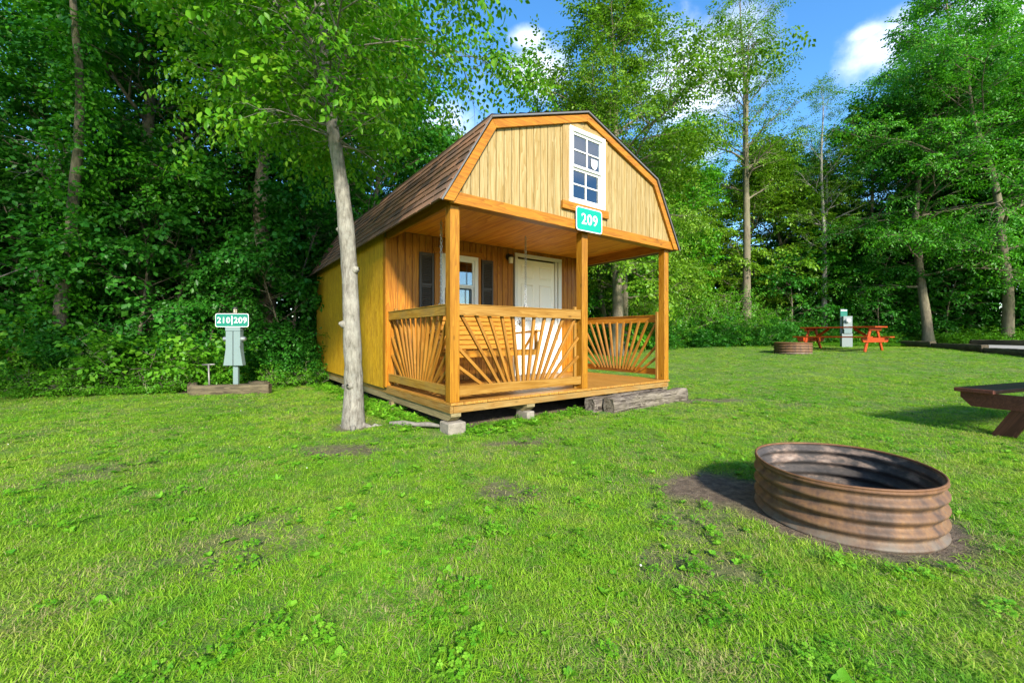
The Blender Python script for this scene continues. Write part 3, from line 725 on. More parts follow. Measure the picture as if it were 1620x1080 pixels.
# step timbers in front of the porch
def timber(name, p0, p1, w, h, mat, label, cat, group=None, seed=0, amp=.008, seg=22, zlift=0):
    """a weathered squared log with worn, uneven edges, lying on the ground from p0 to p1"""
    rr = np.random.RandomState(seed); p0, p1 = np.array(p0, float), np.array(p1, float); L = np.linalg.norm(p1-p0)
    prof = []
    c = .016
    for (y, z) in ((-w/2+c, 0), (w/2-c, 0), (w/2, c), (w/2, h*.5), (w/2, h-c), (w/2-c, h), (0, h), (-w/2+c, h), (-w/2, h-c), (-w/2, h*.5), (-w/2, c)): prof.append((y, z))
    prof = np.array(prof); n = len(prof); V = []
    ph = rr.rand(n, 3)*6.28
    for i in range(seg+1):
        t = i/seg
        o = amp*(np.sin(t*L*5+ph[:, 0])*.5+np.sin(t*L*13+ph[:, 1])*.35+rr.randn(n)*.35)
        q = prof*(1+o[:, None]/(h*.5)*.5)+rr.randn(n, 2)*amp*.25
        V.append(np.c_[np.full(n, (t-.5)*L)+(rr.randn(n)*amp*.5 if i in (0, seg) else 0), q])
    V = np.concatenate(V); i = np.arange(seg)[:, None]*n; j = np.arange(n)[None]; k = (j+1) % n
    F = np.stack([i+j, i+k, i+n+k, i+n+j], -1).reshape(-1, 4)
    me = np_mesh(name, V, F, mat); bm = bmesh.new(); bm.from_mesh(me)
    bm.verts.ensure_lookup_table(); bm.faces.new([bm.verts[a] for a in range(n)][::-1]); bm.faces.new([bm.verts[seg*n+a] for a in range(n)])
    bm.to_mesh(me); bm.free()
    m = (p0+p1)/2; z = min(gzf(*p0), gzf(*p1), gzf(*m))-.012+zlift
    o = link(name, me, None, (m[0], m[1], z)); o.rotation_euler = (0, 0, math.atan2(p1[1]-p0[1], p1[0]-p0[0]))
    return tag(o, label, cat, group)
timber('step_timber', cab(2.07, -.245), cab(3.76, -.205), .17, .185, M['log'], 'split weathered grey step timber lying in front of the porch deck', 'timber', None, 4, .012)
timber('step_timber', cab(1.93, -.060), cab(3.50, -.045), .15, .185, M['log'], 'weathered grey timber tucked between the front step and the deck', 'timber', None, 9, .010)

# porch swing
swing = empty('porch_swing', (*cab(1.06, 1.0), DECK_Z+.001), YAW)
tag(swing, 'golden slatted wooden porch swing hanging on chains behind the front railing', 'swing')
sx = .64
for i in range(7):
    y = -.26+i*.072; board('seat_slat', (-sx, y, .475-.010*i*.3), (sx, y, .475-.010*i*.3), .060, .020, M['swing'], swing)
bdir = Vector((0, .30, 1)).normalized(); bn = Vector((0, -1, .30)).normalized()
for i in range(8):
    c = Vector((0, .205, .515))+bdir*(i*.066); board('back_slat', (-sx, c.y, c.z), (sx, c.y, c.z), .056, .018, M['swing'], swing, up=bn)
for q in (-.6, -.2, .2, .6):
    a = Vector((q, .224, .45)); b = a+bdir*.56; board('back_stile', a, b, .045, .030, M['swing'], swing, up=bn)
    board('seat_rail', (q, -.285, .440), (q, .24, .428), .035, .050, M['swing'], swing)
board('front_apron', (-sx, -.300, .445), (sx, -.300, .445), .022, .080, M['swing'], swing)
for q in (-sx-.025, sx+.025):
    board('arm', (q, -.31, .735), (q, .30, .700), .075, .026, M['swing'], swing); board('arm_post', (q*.985, -.265, .44), (q*.985, -.265, .722), .038, .038, M['swing'], swing, up=(0, 1, 0))
    board('arm_brace', (q*.985, .02, .46), (q*.985, -.22, .715), .030, .028, M['swing'], swing)
def link_chain(bm, p0, p1, size=.046, wire=.0046):
    p0, p1 = Vector(p0), Vector(p1); d = p1-p0; n = max(1, int(d.length/(size*.76))); q = d.to_track_quat('Z', 'Y')
    for i in range(n):
        c = p0+d*((i+.5)/n); rot = q.to_matrix() @ Matrix.Rotation((i % 2)*math.pi/2, 3, 'Z')
        ring = []; N, S = 10, 4
        for a in range(N):
            th = 2*math.pi*a/N; cc = Vector((math.cos(th)*size*.30, 0, math.sin(th)*size*.5)); rad = Vector((math.cos(th), 0, math.sin(th)))
            ring.append([bm.verts.new(c+rot @ (cc+rad*(wire*math.cos(2*math.pi*b/S))+Vector((0, wire*math.sin(2*math.pi*b/S), 0)))) for b in range(S)])
        for a in range(N):
            for b in range(S): bm.faces.new((ring[a][b], ring[(a+1) % N][b], ring[(a+1) % N][(b+1) % S], ring[a][(b+1) % S]))
for q in (-sx-.025, sx+.025):
    bm = bmesh.new(); y = -.02
    link_chain(bm, (q, y, 2.07), (q, y, 1.12)); link_chain(bm, (q, y, 1.12), (q, -.27, .752)); link_chain(bm, (q, y, 1.12), (q, .27, .722))
    bm_cyl(bm, (q, y, 2.095), (q, y, 2.06), .006, seg=8)
    link('chain', bm_mesh('chain', bm, M['steel']), swing)

# ------------------------------------------------------------------ signs and lettering
def text_mesh(txt, size, mat, bold=.006, depth=.0015):
    cu = bpy.data.curves.new('lettering', 'FONT'); cu.body = txt; cu.size = size; cu.align_x = 'CENTER'; cu.align_y = 'CENTER'; cu.offset = bold*size; cu.extrude = depth; cu.resolution_u = 4; cu.space_character = 1.08
    o = bpy.data.objects.new('lettering', cu); C.objects.link(o); bpy.context.view_layer.update()
    me = bpy.data.meshes.new_from_object(o.evaluated_get(bpy.context.evaluated_depsgraph_get())); bpy.data.objects.remove(o); bpy.data.curves.remove(cu)
    me.materials.clear(); me.materials.append(mat); return me
def round_rect(w, h, r, seg=5):
    pts = []
    for (cx_, cz_, a0) in ((w/2-r, h/2-r, 0), (-w/2+r, h/2-r, 90), (-w/2+r, -h/2+r, 180), (w/2-r, -h/2+r, 270)):
        for i in range(seg+1):
            a = R_(a0+90*i/seg); pts.append((cx_+r*math.cos(a), cz_+r*math.sin(a)))
    return pts
TQ = Quaternion((1, 0, 0), math.pi/2)
def sign(name, loc, rz, w, h, panel, texts, label, tilt=0, bar=False, ch=.1):
    o = empty(name, loc, rz); o.rotation_euler = (0, tilt, rz); tag(o, label, 'sign')
    b = prism('backing', round_rect(w, h, .035*h/.25), 0, .004, M['sign_white'], o); m = h*.035
    prism('panel', round_rect(w-2*m, h-2*m, .03*h/.25), -.0022, -.0003, panel, o)
    for (t, x, sz) in texts: link('lettering', text_mesh(t, sz, M['sign_white']), o, (x, -.0036, -.004), TQ)
    if bar: prism('divider', [(-.006, -h*.33), (.006, -h*.33), (.006, h*.33), (-.006, h*.33)], -.0036, -.0023, M['sign_white'], o)
    return o
p = cabin_world(1.888, -.094)
sign('number_sign', (p.x, p.y, DECK_Z+2.100), YAW, .462, .290, M['sign_green'], [('209', 0, .185)], 'green 209 number sign below the gable window', tilt=R_(-.5))

# ------------------------------------------------------------------ left power pedestal
PX, PY = -4.66, 6.93; PZ = gzf(PX, PY)
ped = empty('power_pedestal', (PX, PY, PZ), R_(4)); tag(ped, 'blue-grey power pedestal on a post between the 210 and 209 sites', 'pedestal')
slab('post', (-.030, -.03, -.05), (.050, .013, .60), M['ped_grey'], ped)
def bell(name, x0, x1, mat, parent):
    poly = lambda z: None
    bm = bmesh.new()
    prof = [(.47, 1.0, 1), (.73, 0.0, 1), (1.02, 0.0, 1)]
    return None
left = [(-.155, .46), (-.006, .46), (-.006, 1.035), (-.115, 1.035), (-.115, .735)]
prism('cover', left, -.085, .015, M['ped_grey'], ped, .004)
prism('cover', [(-x, z) for x, z in left][::-1], -.085, .015, M['ped_grey'], ped, .004)
slab('seam_strip', (-.0055, -.070, .462), (.0055, .01, 1.034), M['seam'], ped, .0005)
slab('top_cap', (-.119, -.092, 1.0365), (.119, .02, 1.135), M['ped_grey'], ped)
for sgn in (-1, 1):
    bm = bmesh.new(); bm_cyl(bm, (sgn*.110, -.035, .905), (sgn*.165, -.035, .905), .042, .040, seg=18); bm_cyl(bm, (sgn*.165, -.035, .905), (sgn*.182, -.035, .905), .040, .024, seg=18)
    link('outlet_cap', bm_mesh('outlet_cap', bm, M['steel']), ped)
slab('latch', (.098, -.093, .775), (.118, -.0853, .795), M['steel'], ped)
sign('number_sign', (PX, PY-.096, PZ+1.215), R_(4), .530, .222, M['sign_teal'], [('210', -.132, .135), ('209', .134, .135)], 'teal 210 and 209 number sign on the grey pedestal', bar=True)
sl = empty('solar_light', (PX+.005, PY-.02, PZ+1.134), 0); tag(sl, 'small black solar lamp on top of the pedestal', 'lamp')
bm = bmesh.new(); bm_box(bm, (0, 0, .10), (.012, .012, .20)); bm_cyl(bm, (0, 0, .195), (0, 0, .212), .034, seg=14); bm_cyl(bm, (0, 0, .272), (0, 0, .30), .043, .034, seg=14)
for a in range(6): bm_box(bm, (.033*math.cos(a*math.pi/3), .033*math.sin(a*math.pi/3), .242), (.006, .006, .062))
bm_cyl(bm, (0, 0, .238), (0, 0, .244), .035, seg=14)
link('lamp_body', bm_mesh('solar_body', bm, M['black']), sl)
bm = bmesh.new(); bm_cyl(bm, (0, 0, .211), (0, 0, .273), .029, seg=14); link('lens', bm_mesh('solar_lens', bm, M['lamp_glass']), sl)
timber('landscape_timber', (-5.17, 6.63), (-4.04, 6.86), .13, .175, M['timber'], 'weathered timber lying in front of the grey pedestal post', 'timber', None, 12, .006)
timber('landscape_timber', (-5.28, 6.78), (-5.72, 7.36), .13, .165, M['timber'], 'short weathered timber closing the bed beside the T handle', 'timber', None, 13, .006)
timber('landscape_timber', (-4.78, 7.52), (-4.42, 7.42), .13, .16, M['timber'], 'short weathered timber behind the grey pedestal post', 'timber', None, 14, .006)
TH = (-5.02, 6.82); tz = gzf(*TH)
bm = bmesh.new(); bm_cyl(bm, (0, 0, -.05), (-.02, 0, .475), .013, seg=10); bm_cyl(bm, (-.125, 0, .478), (.085, 0, .486), .013, seg=10)
o = link('water_key', bm_mesh('water_key', bm, flat('pipe_grey', (.20, .195, .18), .5, .5), True), None, (*TH, tz)); tag(o, 'grey T-shaped metal handle standing in the timber bed', 'handle')

# ------------------------------------------------------------------ fire rings
def fire_ring(x, y, Rr, H, label, tilt=(0, 0)):
    z = gzf(x, y)-.014
    o = empty('fire_ring', (x, y, z), 0); o.rotation_euler = (tilt[0], tilt[1], .6); tag(o, label, 'fire ring')
    N, K = 120, 56
    def wall(name, roff, mat):
        V = []
        for k in range(K+1):
            zz = H*k/K; w = math.sin(zz/H*math.pi*2*4.25+.55)
            amp = .0115 if zz < H-.012 else .004
            r = Rr+roff+amp*w*min(1, k/3)
            for i in range(N):
                a = 2*math.pi*i/N; rr = r*(1+.004*math.sin(2*a+1)+.003*math.sin(5*a)); V.append((rr*math.cos(a), rr*math.sin(a), zz+.003*math.sin(3*a+2)))
        i = np.arange(K)[:, None]*N; j = np.arange(N)[None]; k = (j+1) % N
        return V, np.stack([i+j, i+k, i+N+k, i+N+j], -1).reshape(-1, 4)
    V, Fq = wall('w', 0, None); link('outer_wall', np_mesh('outer_wall', V, Fq, M['rust'], smooth=True), o)
    V, Fq = wall('w', -.005, None); link('inner_wall', np_mesh('inner_wall', V, Fq[:, ::-1], M['soot'], smooth=True), o)
    a = np.linspace(0, 2*math.pi, N, endpoint=False); rr = Rr*(1+.004*np.sin(2*a+1)+.003*np.sin(5*a))
    T = Tubes(); ring = np.stack([rr*np.cos(a)-.0, rr*np.sin(a), H+.003*np.sin(3*a+2)], -1); ring = np.concatenate([ring, ring[:2]])
    T.add(ring, np.full(len(ring), .0062), 8); link('rim', T.mesh('rim', M['rust']), o)
    return o
fire_ring(*RING, .408, .290, 'large rusty corrugated steel fire ring on bare soil', (R_(.0), R_(-1.2)))
fire_ring(8.72, 12.75, .50, .345, 'distant rusty corrugated fire ring beside the orange picnic table', (0, 0))
def mat_ash():
    t = NT('ash'); p = t.coord(); n = t.noise(p, 14, 6, .7); c = t.ramp(n, [(.3, (.010, .010, .010)), (.55, (.045, .042, .040)), (.75, (.17, .16, .15))]); t.l.new(c, t.b.inputs['Base Color']); t.b.inputs['Roughness'].default_value = 1
    t.bump(n, 1, .03); return t.m
M['ash'] = mat_ash()
for (x, y, r, lab) in ((*RING, .395, 'dark ash and charcoal inside the large fire ring'), (8.72, 12.75, .485, 'dark ash inside the distant fire ring')):
    rr = np.random.RandomState(2); nr, na = 10, 40; V = [(0, 0, .02)]
    for i in range(1, nr+1):
        for j in range(na):
            a = 2*math.pi*j/na; q = r*i/nr; V.append((q*math.cos(a), q*math.sin(a), .018+.012*rr.randn()*(i < nr)+.02*math.sin(q*9+a*2)*(i < nr)))
    bm = bmesh.new(); vs = [bm.verts.new(v) for v in V]
    for j in range(na): bm.faces.new((vs[0], vs[1+j], vs[1+(j+1) % na]))
    for i in range(nr-1):
        for j in range(na): bm.faces.new((vs[1+i*na+j], vs[1+(i+1)*na+j], vs[1+(i+1)*na+(j+1) % na], vs[1+i*na+(j+1) % na]))
    o = link('ash_bed', bm_mesh('ash_bed', bm, M['ash']), None, (x, y, gzf(x, y)+.003)); tag(o, lab, 'ash', kind='stuff')

# ------------------------------------------------------------------ picnic tables
def picnic_table(x, y, rz, mat, label, width=1.50, length=1.83, seat_h=.44, top_h=.75, name='picnic_table'):
    o = empty(name, (x, y, gzf(x, y)), rz); tag(o, label, 'picnic table')
    L2 = length/2; tw = .70; nb = 5; bw_ = tw/nb
    for i in range(nb): slab('top_board', (-L2, -tw/2+i*bw_+.003, top_h-.038), (L2, -tw/2+(i+1)*bw_-.003, top_h), mat, o, .004)
    for sd in (-1, 1):
        a, b = sorted((sd*(width/2-.275), sd*width/2)); slab('seat_board', (-L2, a, seat_h-.038), (L2, b, seat_h), mat, o, .004)
    for e in (-1, 1):
        q = e*(L2-.10 if mat is M['brown_paint'] else L2-.16)
        bm = bmesh.new(); zt, zb = seat_h-.040, seat_h-.178; hw = width/2-.015
        poly = [(-hw, zt), (hw, zt), (hw, zt-.055), (hw-.075, zb), (-hw+.075, zb), (-hw, zt-.055)]
        va = [bm.verts.new((q-.019, a, z)) for a, z in poly]; vb = [bm.verts.new((q+.019, a, z)) for a, z in poly]
        bm.faces.new(va); bm.faces.new(vb[::-1])
        for i in range(6): bm.faces.new((va[i], vb[i], vb[(i+1) % 6], va[(i+1) % 6]))
        link('cross_beam', bm_mesh('cross_beam', bm, mat), o)
        slab('top_cleat', (q-.019-.002, -tw/2+.02, top_h-.128), (q+.017, tw/2-.02, top_h-.040), mat, o)
        for sd in (-1, 1):
            zs = []
            board('leg', (q-e*.0395, sd*(width/2-.24)*.95, -.03), (q-e*.0395, sd*.17, top_h-.041), (.14 if mat is M['brown_paint'] else .095), .038, mat, o, up=(1, 0, 0))
        board('brace', (q-e*.07, 0, seat_h-.10), (q-e*.55, 0, top_h-.06), .075, .036, mat, o, up=(0, 1, 0))
    return o
picnic_table(10.74, 13.40, math.atan2(-.914, .407), M['red_paint'], 'orange-red painted wooden picnic table near the woods', length=2.15)
wdir = Vector((math.sin(R_(20)), -math.cos(R_(20)))); ldir = Vector((math.cos(R_(20)), math.sin(R_(20))))
tp = Vector((4.41, 4.10))+wdir*.83+ldir*.915
picnic_table(tp.x, tp.y, R_(20), M['brown_paint'], 'dark brown painted picnic table beside the large fire ring', width=1.66)

# ------------------------------------------------------------------ far pedestal and the gravel pad with its timbers
FX, FY = 12.30, 15.05; FZ = gzf(FX, FY)
fp = empty('meter_pedestal', (FX, FY, FZ), R_(-25)); tag(fp, 'pale grey meter pedestal behind the orange picnic table', 'pedestal')
slab('post', (-.20, .05, -.05), (-.09, .14, 1.40), M['ped_pale'], fp)
slab('meter_box', (-.15, -.12, .66), (.11, .048, 1.13), M['ped_pale'], fp)
slab('cabinet', (-.19, -.10, -.02), (.12, .045, .50), M['ped_pale'], fp)
slab('socket_box', (-.13, -.13, .502), (.10, .045, .655), M['ped_grey'], fp)
bm = bmesh.new(); bm_cyl(bm, (-.02, -.121, .97), (-.02, -.19, .97), .075, seg=20); link('meter_collar', bm_mesh('meter_collar', bm, M['steel']), fp)
bm = bmesh.new(); bm_cyl(bm, (-.02, -.1905, .97), (-.02, -.215, .97), .055, .045, seg=20); link('meter_face', bm_mesh('meter_face', bm, M['white']), fp)
p = Matrix.Rotation(R_(-25), 3, 'Z') @ Vector((-.10, .03, 0))
ss = empty('site_sign', (FX+p.x, FY+p.y, FZ+1.26), R_(-25)); tag(ss, 'small teal marker plate on the pale meter pedestal', 'sign')
prism('plate', round_rect(.20, .26, .02), 0, .006, M['sign_teal'], ss); prism('stripe', [(-.09, .07), (.09, .07), (.09, .11), (-.09, .11)], -.0015, -.0002, M['sign_white'], ss)
PADT = [((15.2, 16.2), (14.25, 13.9)), ((14.24, 13.86), (13.25, 11.5)), ((13.24, 11.46), (12.62, 9.6)), ((12.60, 9.55), (12.1, 8.0))]
for i, (a, b) in enumerate(PADT):
    timber('landscape_timber', a, b, .15, .20, M['timber'], ['long weathered timber beside the orange table edging the gravel pad', 'weathered edging timber second from the orange table along the gravel pad', 'weathered edging timber third from the orange table along the gravel pad', 'weathered edging timber fourth from the orange table along the gravel pad'][i], 'timber', None, 20+i, .006, zlift=.03)
timber('landscape_timber', (15.9, 14.2), (15.6, 11.8), .15, .20, M['timber'], 'weathered timber along the far side of the gravel pad before the woods', 'timber', None, 30, .006, zlift=.10)
timber('landscape_timber', (15.55, 11.7), (15.1, 9.2), .15, .20, M['timber'], 'weathered timber on the gravel pad side farthest from the orange table', 'timber', None, 31, .006, zlift=.08)
Vg = []; 
pad = [(15.3, 16.1), (14.35, 13.86), (13.35, 11.5), (12.7, 9.6), (12.2, 8.0), (14.9, 7.6), (15.45, 11.8), (15.8, 14.2)]
bm = bmesh.new(); f = bm.faces.new([bm.verts.new((x, y, gzf(x, y)+.12)) for x, y in pad]); r = bmesh.ops.extrude_face_region(bm, geom=[f]); bmesh.ops.translate(bm, verts=[v for v in r['geom'] if isinstance(v, bmesh.types.BMVert)], vec=(0, 0, -.3))
o = link('gravel_pad', bm_mesh('gravel_pad', bm, M['gravel'])); tag(o, 'pale grey gravel pad inside the edging timbers', 'gravel', kind='structure')

# ------------------------------------------------------------------ vegetation
def leaf_geo(L, w, detail):
    if detail == 0:
        V = np.array([(0, 0, 0), (.48*L, w/2, .05*L), (L, 0, -.10*L), (.48*L, -w/2, .05*L)]); F = [(0, 1, 2), (0, 2, 3)]
    else:
        V = np.array([(0, 0, 0), (.22*L, .36*w, .03*L), (.50*L, .50*w, .03*L), (.78*L, .27*w, -.03*L), (L, 0, -.14*L), (.78*L, -.27*w, -.03*L), (.50*L, -.50*w, .03*L), (.22*L, -.36*w, .03*L), (.5*L, 0, -.035*L)])
        F = [(8, i, (i+1) % 8) for i in range(8)]
    return V, np.array(F)
def rotm(ax, a):
    return np.array(Matrix.Rotation(a, 3, ax))
def spray_template(rng, n, L, w, length, detail=0, spread=58, droop=18):
    Vs, Fs, ids = [], [], []; k = 0
    for i in range(n):
        t = (i+.6)/n; side = 1 if i % 2 else -1
        if i == n-1: side = 0
        V, F = leaf_geo(L*rng.uniform(.7, 1.1), w*rng.uniform(.8, 1.1), detail)
        Rm = rotm('Z', R_(side*(spread+rng.uniform(-16, 16))+rng.uniform(-8, 8)*(side == 0))) @ rotm('Y', R_(droop+rng.uniform(-30, 34))) @ rotm('X', R_(rng.uniform(-40, 40)))
        o = np.array([t*length, side*.006, -.10*length*t*t+rng.uniform(-.015, .015)])
        Vs.append(V @ Rm.T+o); Fs.append(F+k); ids.append(np.full(len(V), i)); k += len(V)
    return np.concatenate(Vs), np.concatenate(Fs), np.concatenate(ids), n
def place_sprays(rng, temps, P, D, S, jitter=.5):
    """P (n,3) positions, D (n,3) directions, S (n) scales -> V, F, lv"""
    P, D, S = np.asarray(P), np.asarray(D, float), np.asarray(S)
    D = D/(np.linalg.norm(D, axis=1, keepdims=True)+1e-9)
    up = np.array([0, 0, 1.0])+rng.randn(len(P), 3)*jitter*.55
    Yv = np.cross(up, D); Yv /= np.linalg.norm(Yv, axis=1, keepdims=True)+1e-9; Zv = np.cross(D, Yv)
    Rm = np.stack([D, Yv, Zv], -1)*S[:, None, None]
    pick = rng.randint(0, len(temps), len(P)); OV, OF, OL = [], [], []; base = 0
    for ti, (V, F, ids, nl) in enumerate(temps):
        m = np.where(pick == ti)[0]
        if not len(m): continue
        W_ = np.einsum('nij,tj->nti', Rm[m], V)+P[m][:, None]
        OV.append(W_.reshape(-1, 3)); OF.append((F[None]+(np.arange(len(m))*len(V))[:, None, None]+base).reshape(-1, 3)); base += len(m)*len(V)
        clus = rng.rand(len(m), 1)*.45; lv = np.clip(clus+rng.rand(len(m), nl)*.55, 0, 1); OL.append(lv[:, ids].ravel())
    return np.concatenate(OV), np.concatenate(OF), np.concatenate(OL)
def poly_curve(rng, p, d, L, n, up=.0, wig=.12, droop=0.0):
    pts = [np.array(p, float)]; d = np.array(d, float); d /= np.linalg.norm(d); st = L/n
    for i in range(n):
        d = d+rng.randn(3)*wig+np.array([0, 0, up-droop*(i/n)]); d /= np.linalg.norm(d); pts.append(pts[-1]+d*st)
    return np.array(pts)
def at(P, t):
    f = t*(len(P)-1); i = min(int(f), len(P)-2); a = f-i; return P[i]*(1-a)+P[i+1]*a, P[i+1]-P[i]
def build_tree(seed, H, r0, cb, CR, nl, temps, trunk_pts=None, low_ang=12, top_ang=68, sec=7, twg=5, spr=4, leaf_scale=1.0, droop=.10, wig=.05, fork=None, shape=None, flare=1.45, limb_r=.42, side=None, prune=None, shoots=0):
    """returns (wood Tubes, leaf V, F, lv). cb: height fraction where limbs start"""
    rng = np.random.RandomState(seed); T = Tubes(); P, D, S = [], [], []
    if trunk_pts is None:
        tp_ = poly_curve(rng, (0, 0, -.15), (rng.uniform(-.05, .05), rng.uniform(-.05, .05), 1), H, 18, .05, wig)
    else: tp_ = np.array(trunk_pts, float)
    n = len(tp_); f = np.linspace(0, 1, n); rad = r0*(1-f)**.8*.92+r0*.06; zr = (tp_[:, 2]-tp_[0, 2]); rad = rad*(1+(flare-1)*np.exp(-zr/.28))
    # refine trunk
    ff = np.linspace(0, 1, 54); fine = np.stack([np.interp(ff, f, tp_[:, i]) for i in range(3)], -1)
    k = np.ones(5)/5
    for i in range(3): fine[2:-2, i] = np.convolve(fine[:, i], k, 'valid')
    fr = np.interp(ff, f, rad)*(1+.04*rng.randn(54)); T.add(fine, fr, 12)
    def twig(p, d, L, r, level):
        if prune and not prune(p): return
        pts = poly_curve(rng, p, d, L, 5, .02, .16, droop*1.6); T.add(pts, np.linspace(r, r*.25, 6), 3)
        m = spr if L > .5 else max(2, spr-1)
        for q in range(m):
            t = (q+.7)/m; pp, dd = at(pts, min(t, .999)); sgn = 1 if q % 2 else -1
            sd = np.cross(dd, (0, 0, 1)); sd = sd/(np.linalg.norm(sd)+1e-6)
            d2_ = dd/np.linalg.norm(dd)+sgn*sd*rng.uniform(.3, 1.1)+np.array([0, 0, rng.uniform(-.5, .25)])
            P.append(pp); D.append(d2_); S.append(leaf_scale*rng.uniform(.75, 1.2))
        P.append(pts[-1]); D.append(pts[-1]-pts[-2]+np.array([0, 0, -.02])); S.append(leaf_scale*rng.uniform(.8, 1.2))
    def branch(p, d, L, r, ns):
        if prune and not prune(p): return
        pts = poly_curve(rng, p, d, L, 7, .03, .11, droop); T.add(pts, np.linspace(r, r*.22, 8), 4)
        for i in range(ns):
            t = .18+.80*(i+rng.rand()*.8)/ns; pp, dd = at(pts, min(t, .98)); dd = dd/np.linalg.norm(dd)
            sgn = 1 if i % 2 else -1; sd = np.cross(dd, (0, 0, 1)); sd = sd/(np.linalg.norm(sd)+1e-6)
            dd2 = dd*.7+sgn*sd*rng.uniform(.5, 1.0)+np.array([0, 0, rng.uniform(-.25, .35)])
            twig(pp, dd2, L*rng.uniform(.28, .45)*(1.15-.6*t)+.15, r*.35, 0)
        twig(pts[-1], pts[-1]-pts[-2], L*.25+.1, r*.25, 0)
    def limb(p, d, L, r, ns):
        pts = poly_curve(rng, p, d, L, 9, .045, .10, droop)
        if prune:
            bad = [i for i in range(len(pts)) if not prune(pts[i]-np.array([0, 0, .12]))]
            if bad and bad[0] < 4: return
            if bad: pts = pts[:bad[0]]; L = L*bad[0]/9
        T.add(pts, np.linspace(r, r*.2, len(pts)), 6)
        for i in range(ns):
            t = .22+.76*(i+rng.rand()*.8)/ns; pp, dd = at(pts, min(t, .98)); dd = dd/np.linalg.norm(dd)
            sgn = 1 if i % 2 else -1; sd = np.cross(dd, (0, 0, 1)); sd = sd/(np.linalg.norm(sd)+1e-6)
            dd2 = dd*.65+sgn*sd*rng.uniform(.45, 1.0)+np.array([0, 0, rng.uniform(-.3, .45)])
            branch(pp, dd2, L*rng.uniform(.30, .48)*(1.2-.7*t)+.2, r*(1-.75*t)*.6+.004, twg)
        branch(pts[-1], pts[-1]-pts[-2], L*.22+.15, r*.25, max(2, twg-2))
    az = rng.rand()*6.28
    for i in range(nl):
        t = cb+(.985-cb)*(i+rng.rand()*.5)/nl; p, dd = at(fine, min(t, .985)); az += 2.4+rng.uniform(-.5, .5)
        if side is not None and rng.rand() < side[1]: az = side[0]+rng.uniform(-1.1, 1.1)
        u = (t-cb)/(1-cb); ln = CR*((shape or (lambda u: (.62+.75*u if u < .45 else 1.0-.80*(u-.45)/.55)))(u))*rng.uniform(.8, 1.15)
        el = R_(low_ang+(top_ang-low_ang)*u+rng.uniform(-10, 10)); d = np.array([math.cos(az)*math.cos(el), math.sin(az)*math.cos(el), math.sin(el)])
        rr = np.interp(t, ff, fr)*limb_r*rng.uniform(.8, 1.15); limb(p, d, max(.5, ln), max(rr, .012), sec)
    for i in range(shoots):                          # leafy shoots straight from the trunk
        t = cb-.03+.45*rng.rand(); p, dd = at(fine, t); a = rng.rand()*6.28; branch(p, np.array([math.cos(a), math.sin(a), rng.uniform(-.1, .5)]), rng.uniform(.4, 1.0), .012, 4)
    twig(fine[-1], fine[-1]-fine[-2], .5, .01, 0)
    if prune: k = [i for i in range(len(P)) if prune(P[i])]; P, D, S = [P[i] for i in k], [D[i] for i in k], [S[i] for i in k]
    V, F, lv = place_sprays(rng, temps, P, D, S)
    return T, V, F, lv
rt = np.random.RandomState(11)
T_FAR = [spray_template(rt, 9, .135, .075, .50) for _ in range(5)]
T_MAPLE = [spray_template(rt, 7, .15, .105, .44, spread=66, droop=22) for _ in range(5)]
T_NEAR = [spray_template(rt, 9, .074, .040, .36, 1, 55, 26) for _ in range(6)]
T_SHRUB = [spray_template(rt, 9, .105, .062, .42) for _ in range(5)]
T_FINE = [spray_template(rt, 9, .095, .042, .44) for _ in range(5)]
def tree_proto(name, label, seed, leafmat, barkmat, group=None, **kw):
    o = empty(name); tag(o, label, 'tree', group)
    T, V, F, lv = build_tree(seed, **kw)
    link('trunk', T.mesh('trunk', barkmat), o); link('crown', np_mesh('crown', V, F, leafmat, {'lv': lv}), o)
    return o
def plant_tree(proto, x, y, rz, sc, label, group=None, leafmat=None, barkmat=None, zs=1.0, used=set()):
    o = proto
    if proto.name in used:
        o = copy_tree(proto)
    else: used.add(proto.name)
    o.location = (x, y, gzf(x, y)-.02); o.rotation_euler = (0, 0, rz); o.scale = (sc, sc, sc*zs); o['label'] = label
    if group: o['group'] = group
    elif 'group' in o: del o['group']
    for ch in o.children:
        m = barkmat if ch.name.startswith('trunk') else leafmat
        if m:
            ch.material_slots[0].link = 'OBJECT'; ch.material_slots[0].material = m
    return o

# the tree in front of the cabin, its trunk traced as a leaning pole at the depth where it stands
tx, ty = -1.665, 4.30; tpts = []
for (u, v) in ((557, 690), (559, 640), (561, 600), (558, 520), (553, 440), (547, 360), (541, 290), (533, 235), (526, 195), (516, 120), (507, 40)):
    tpts.append(((u-CXP)/FPX*ty-tx, 0.03*math.sin(v*.02), CAM_H-(v-CYP)/FPX*ty-gzf(tx, ty)))
tpts += [(-.47, .15, 4.9), (-.55, .25, 5.7), (-.62, .3, 6.6), (-.66, .3, 7.6), (-.7, .35, 8.6)]
def fg_prune(p):
    x, y, z = p[0]+tx, p[1]+ty, p[2]; ls = (x-X0)*cw+(y-Y0)*sw; lr = -(x-X0)*sw+(y-Y0)*cw
    if z < 2.9 or y < 2.2: return False
    if ls > -.30 and z < (3.72-.58*lr if lr < .1 else 3.75): return False          # kept clear of the cabin roof and gable
    return True
ft = empty('shade_tree', (tx, ty, gzf(tx, ty))); tag(ft, 'pale barked slender tree growing beside the cabin side wall', 'tree')
T, V, F, lv = build_tree(101, 8.8, .104, .355, 2.7, 42, T_NEAR, trunk_pts=tpts, low_ang=14, top_ang=60, sec=8, twg=5, spr=4, droop=.11, limb_r=.21, flare=1.22, shoots=75, side=(2.75, .45), prune=fg_prune,
                         shape=lambda u: 1.05-.35*u)
rr_ = np.random.RandomState(8)
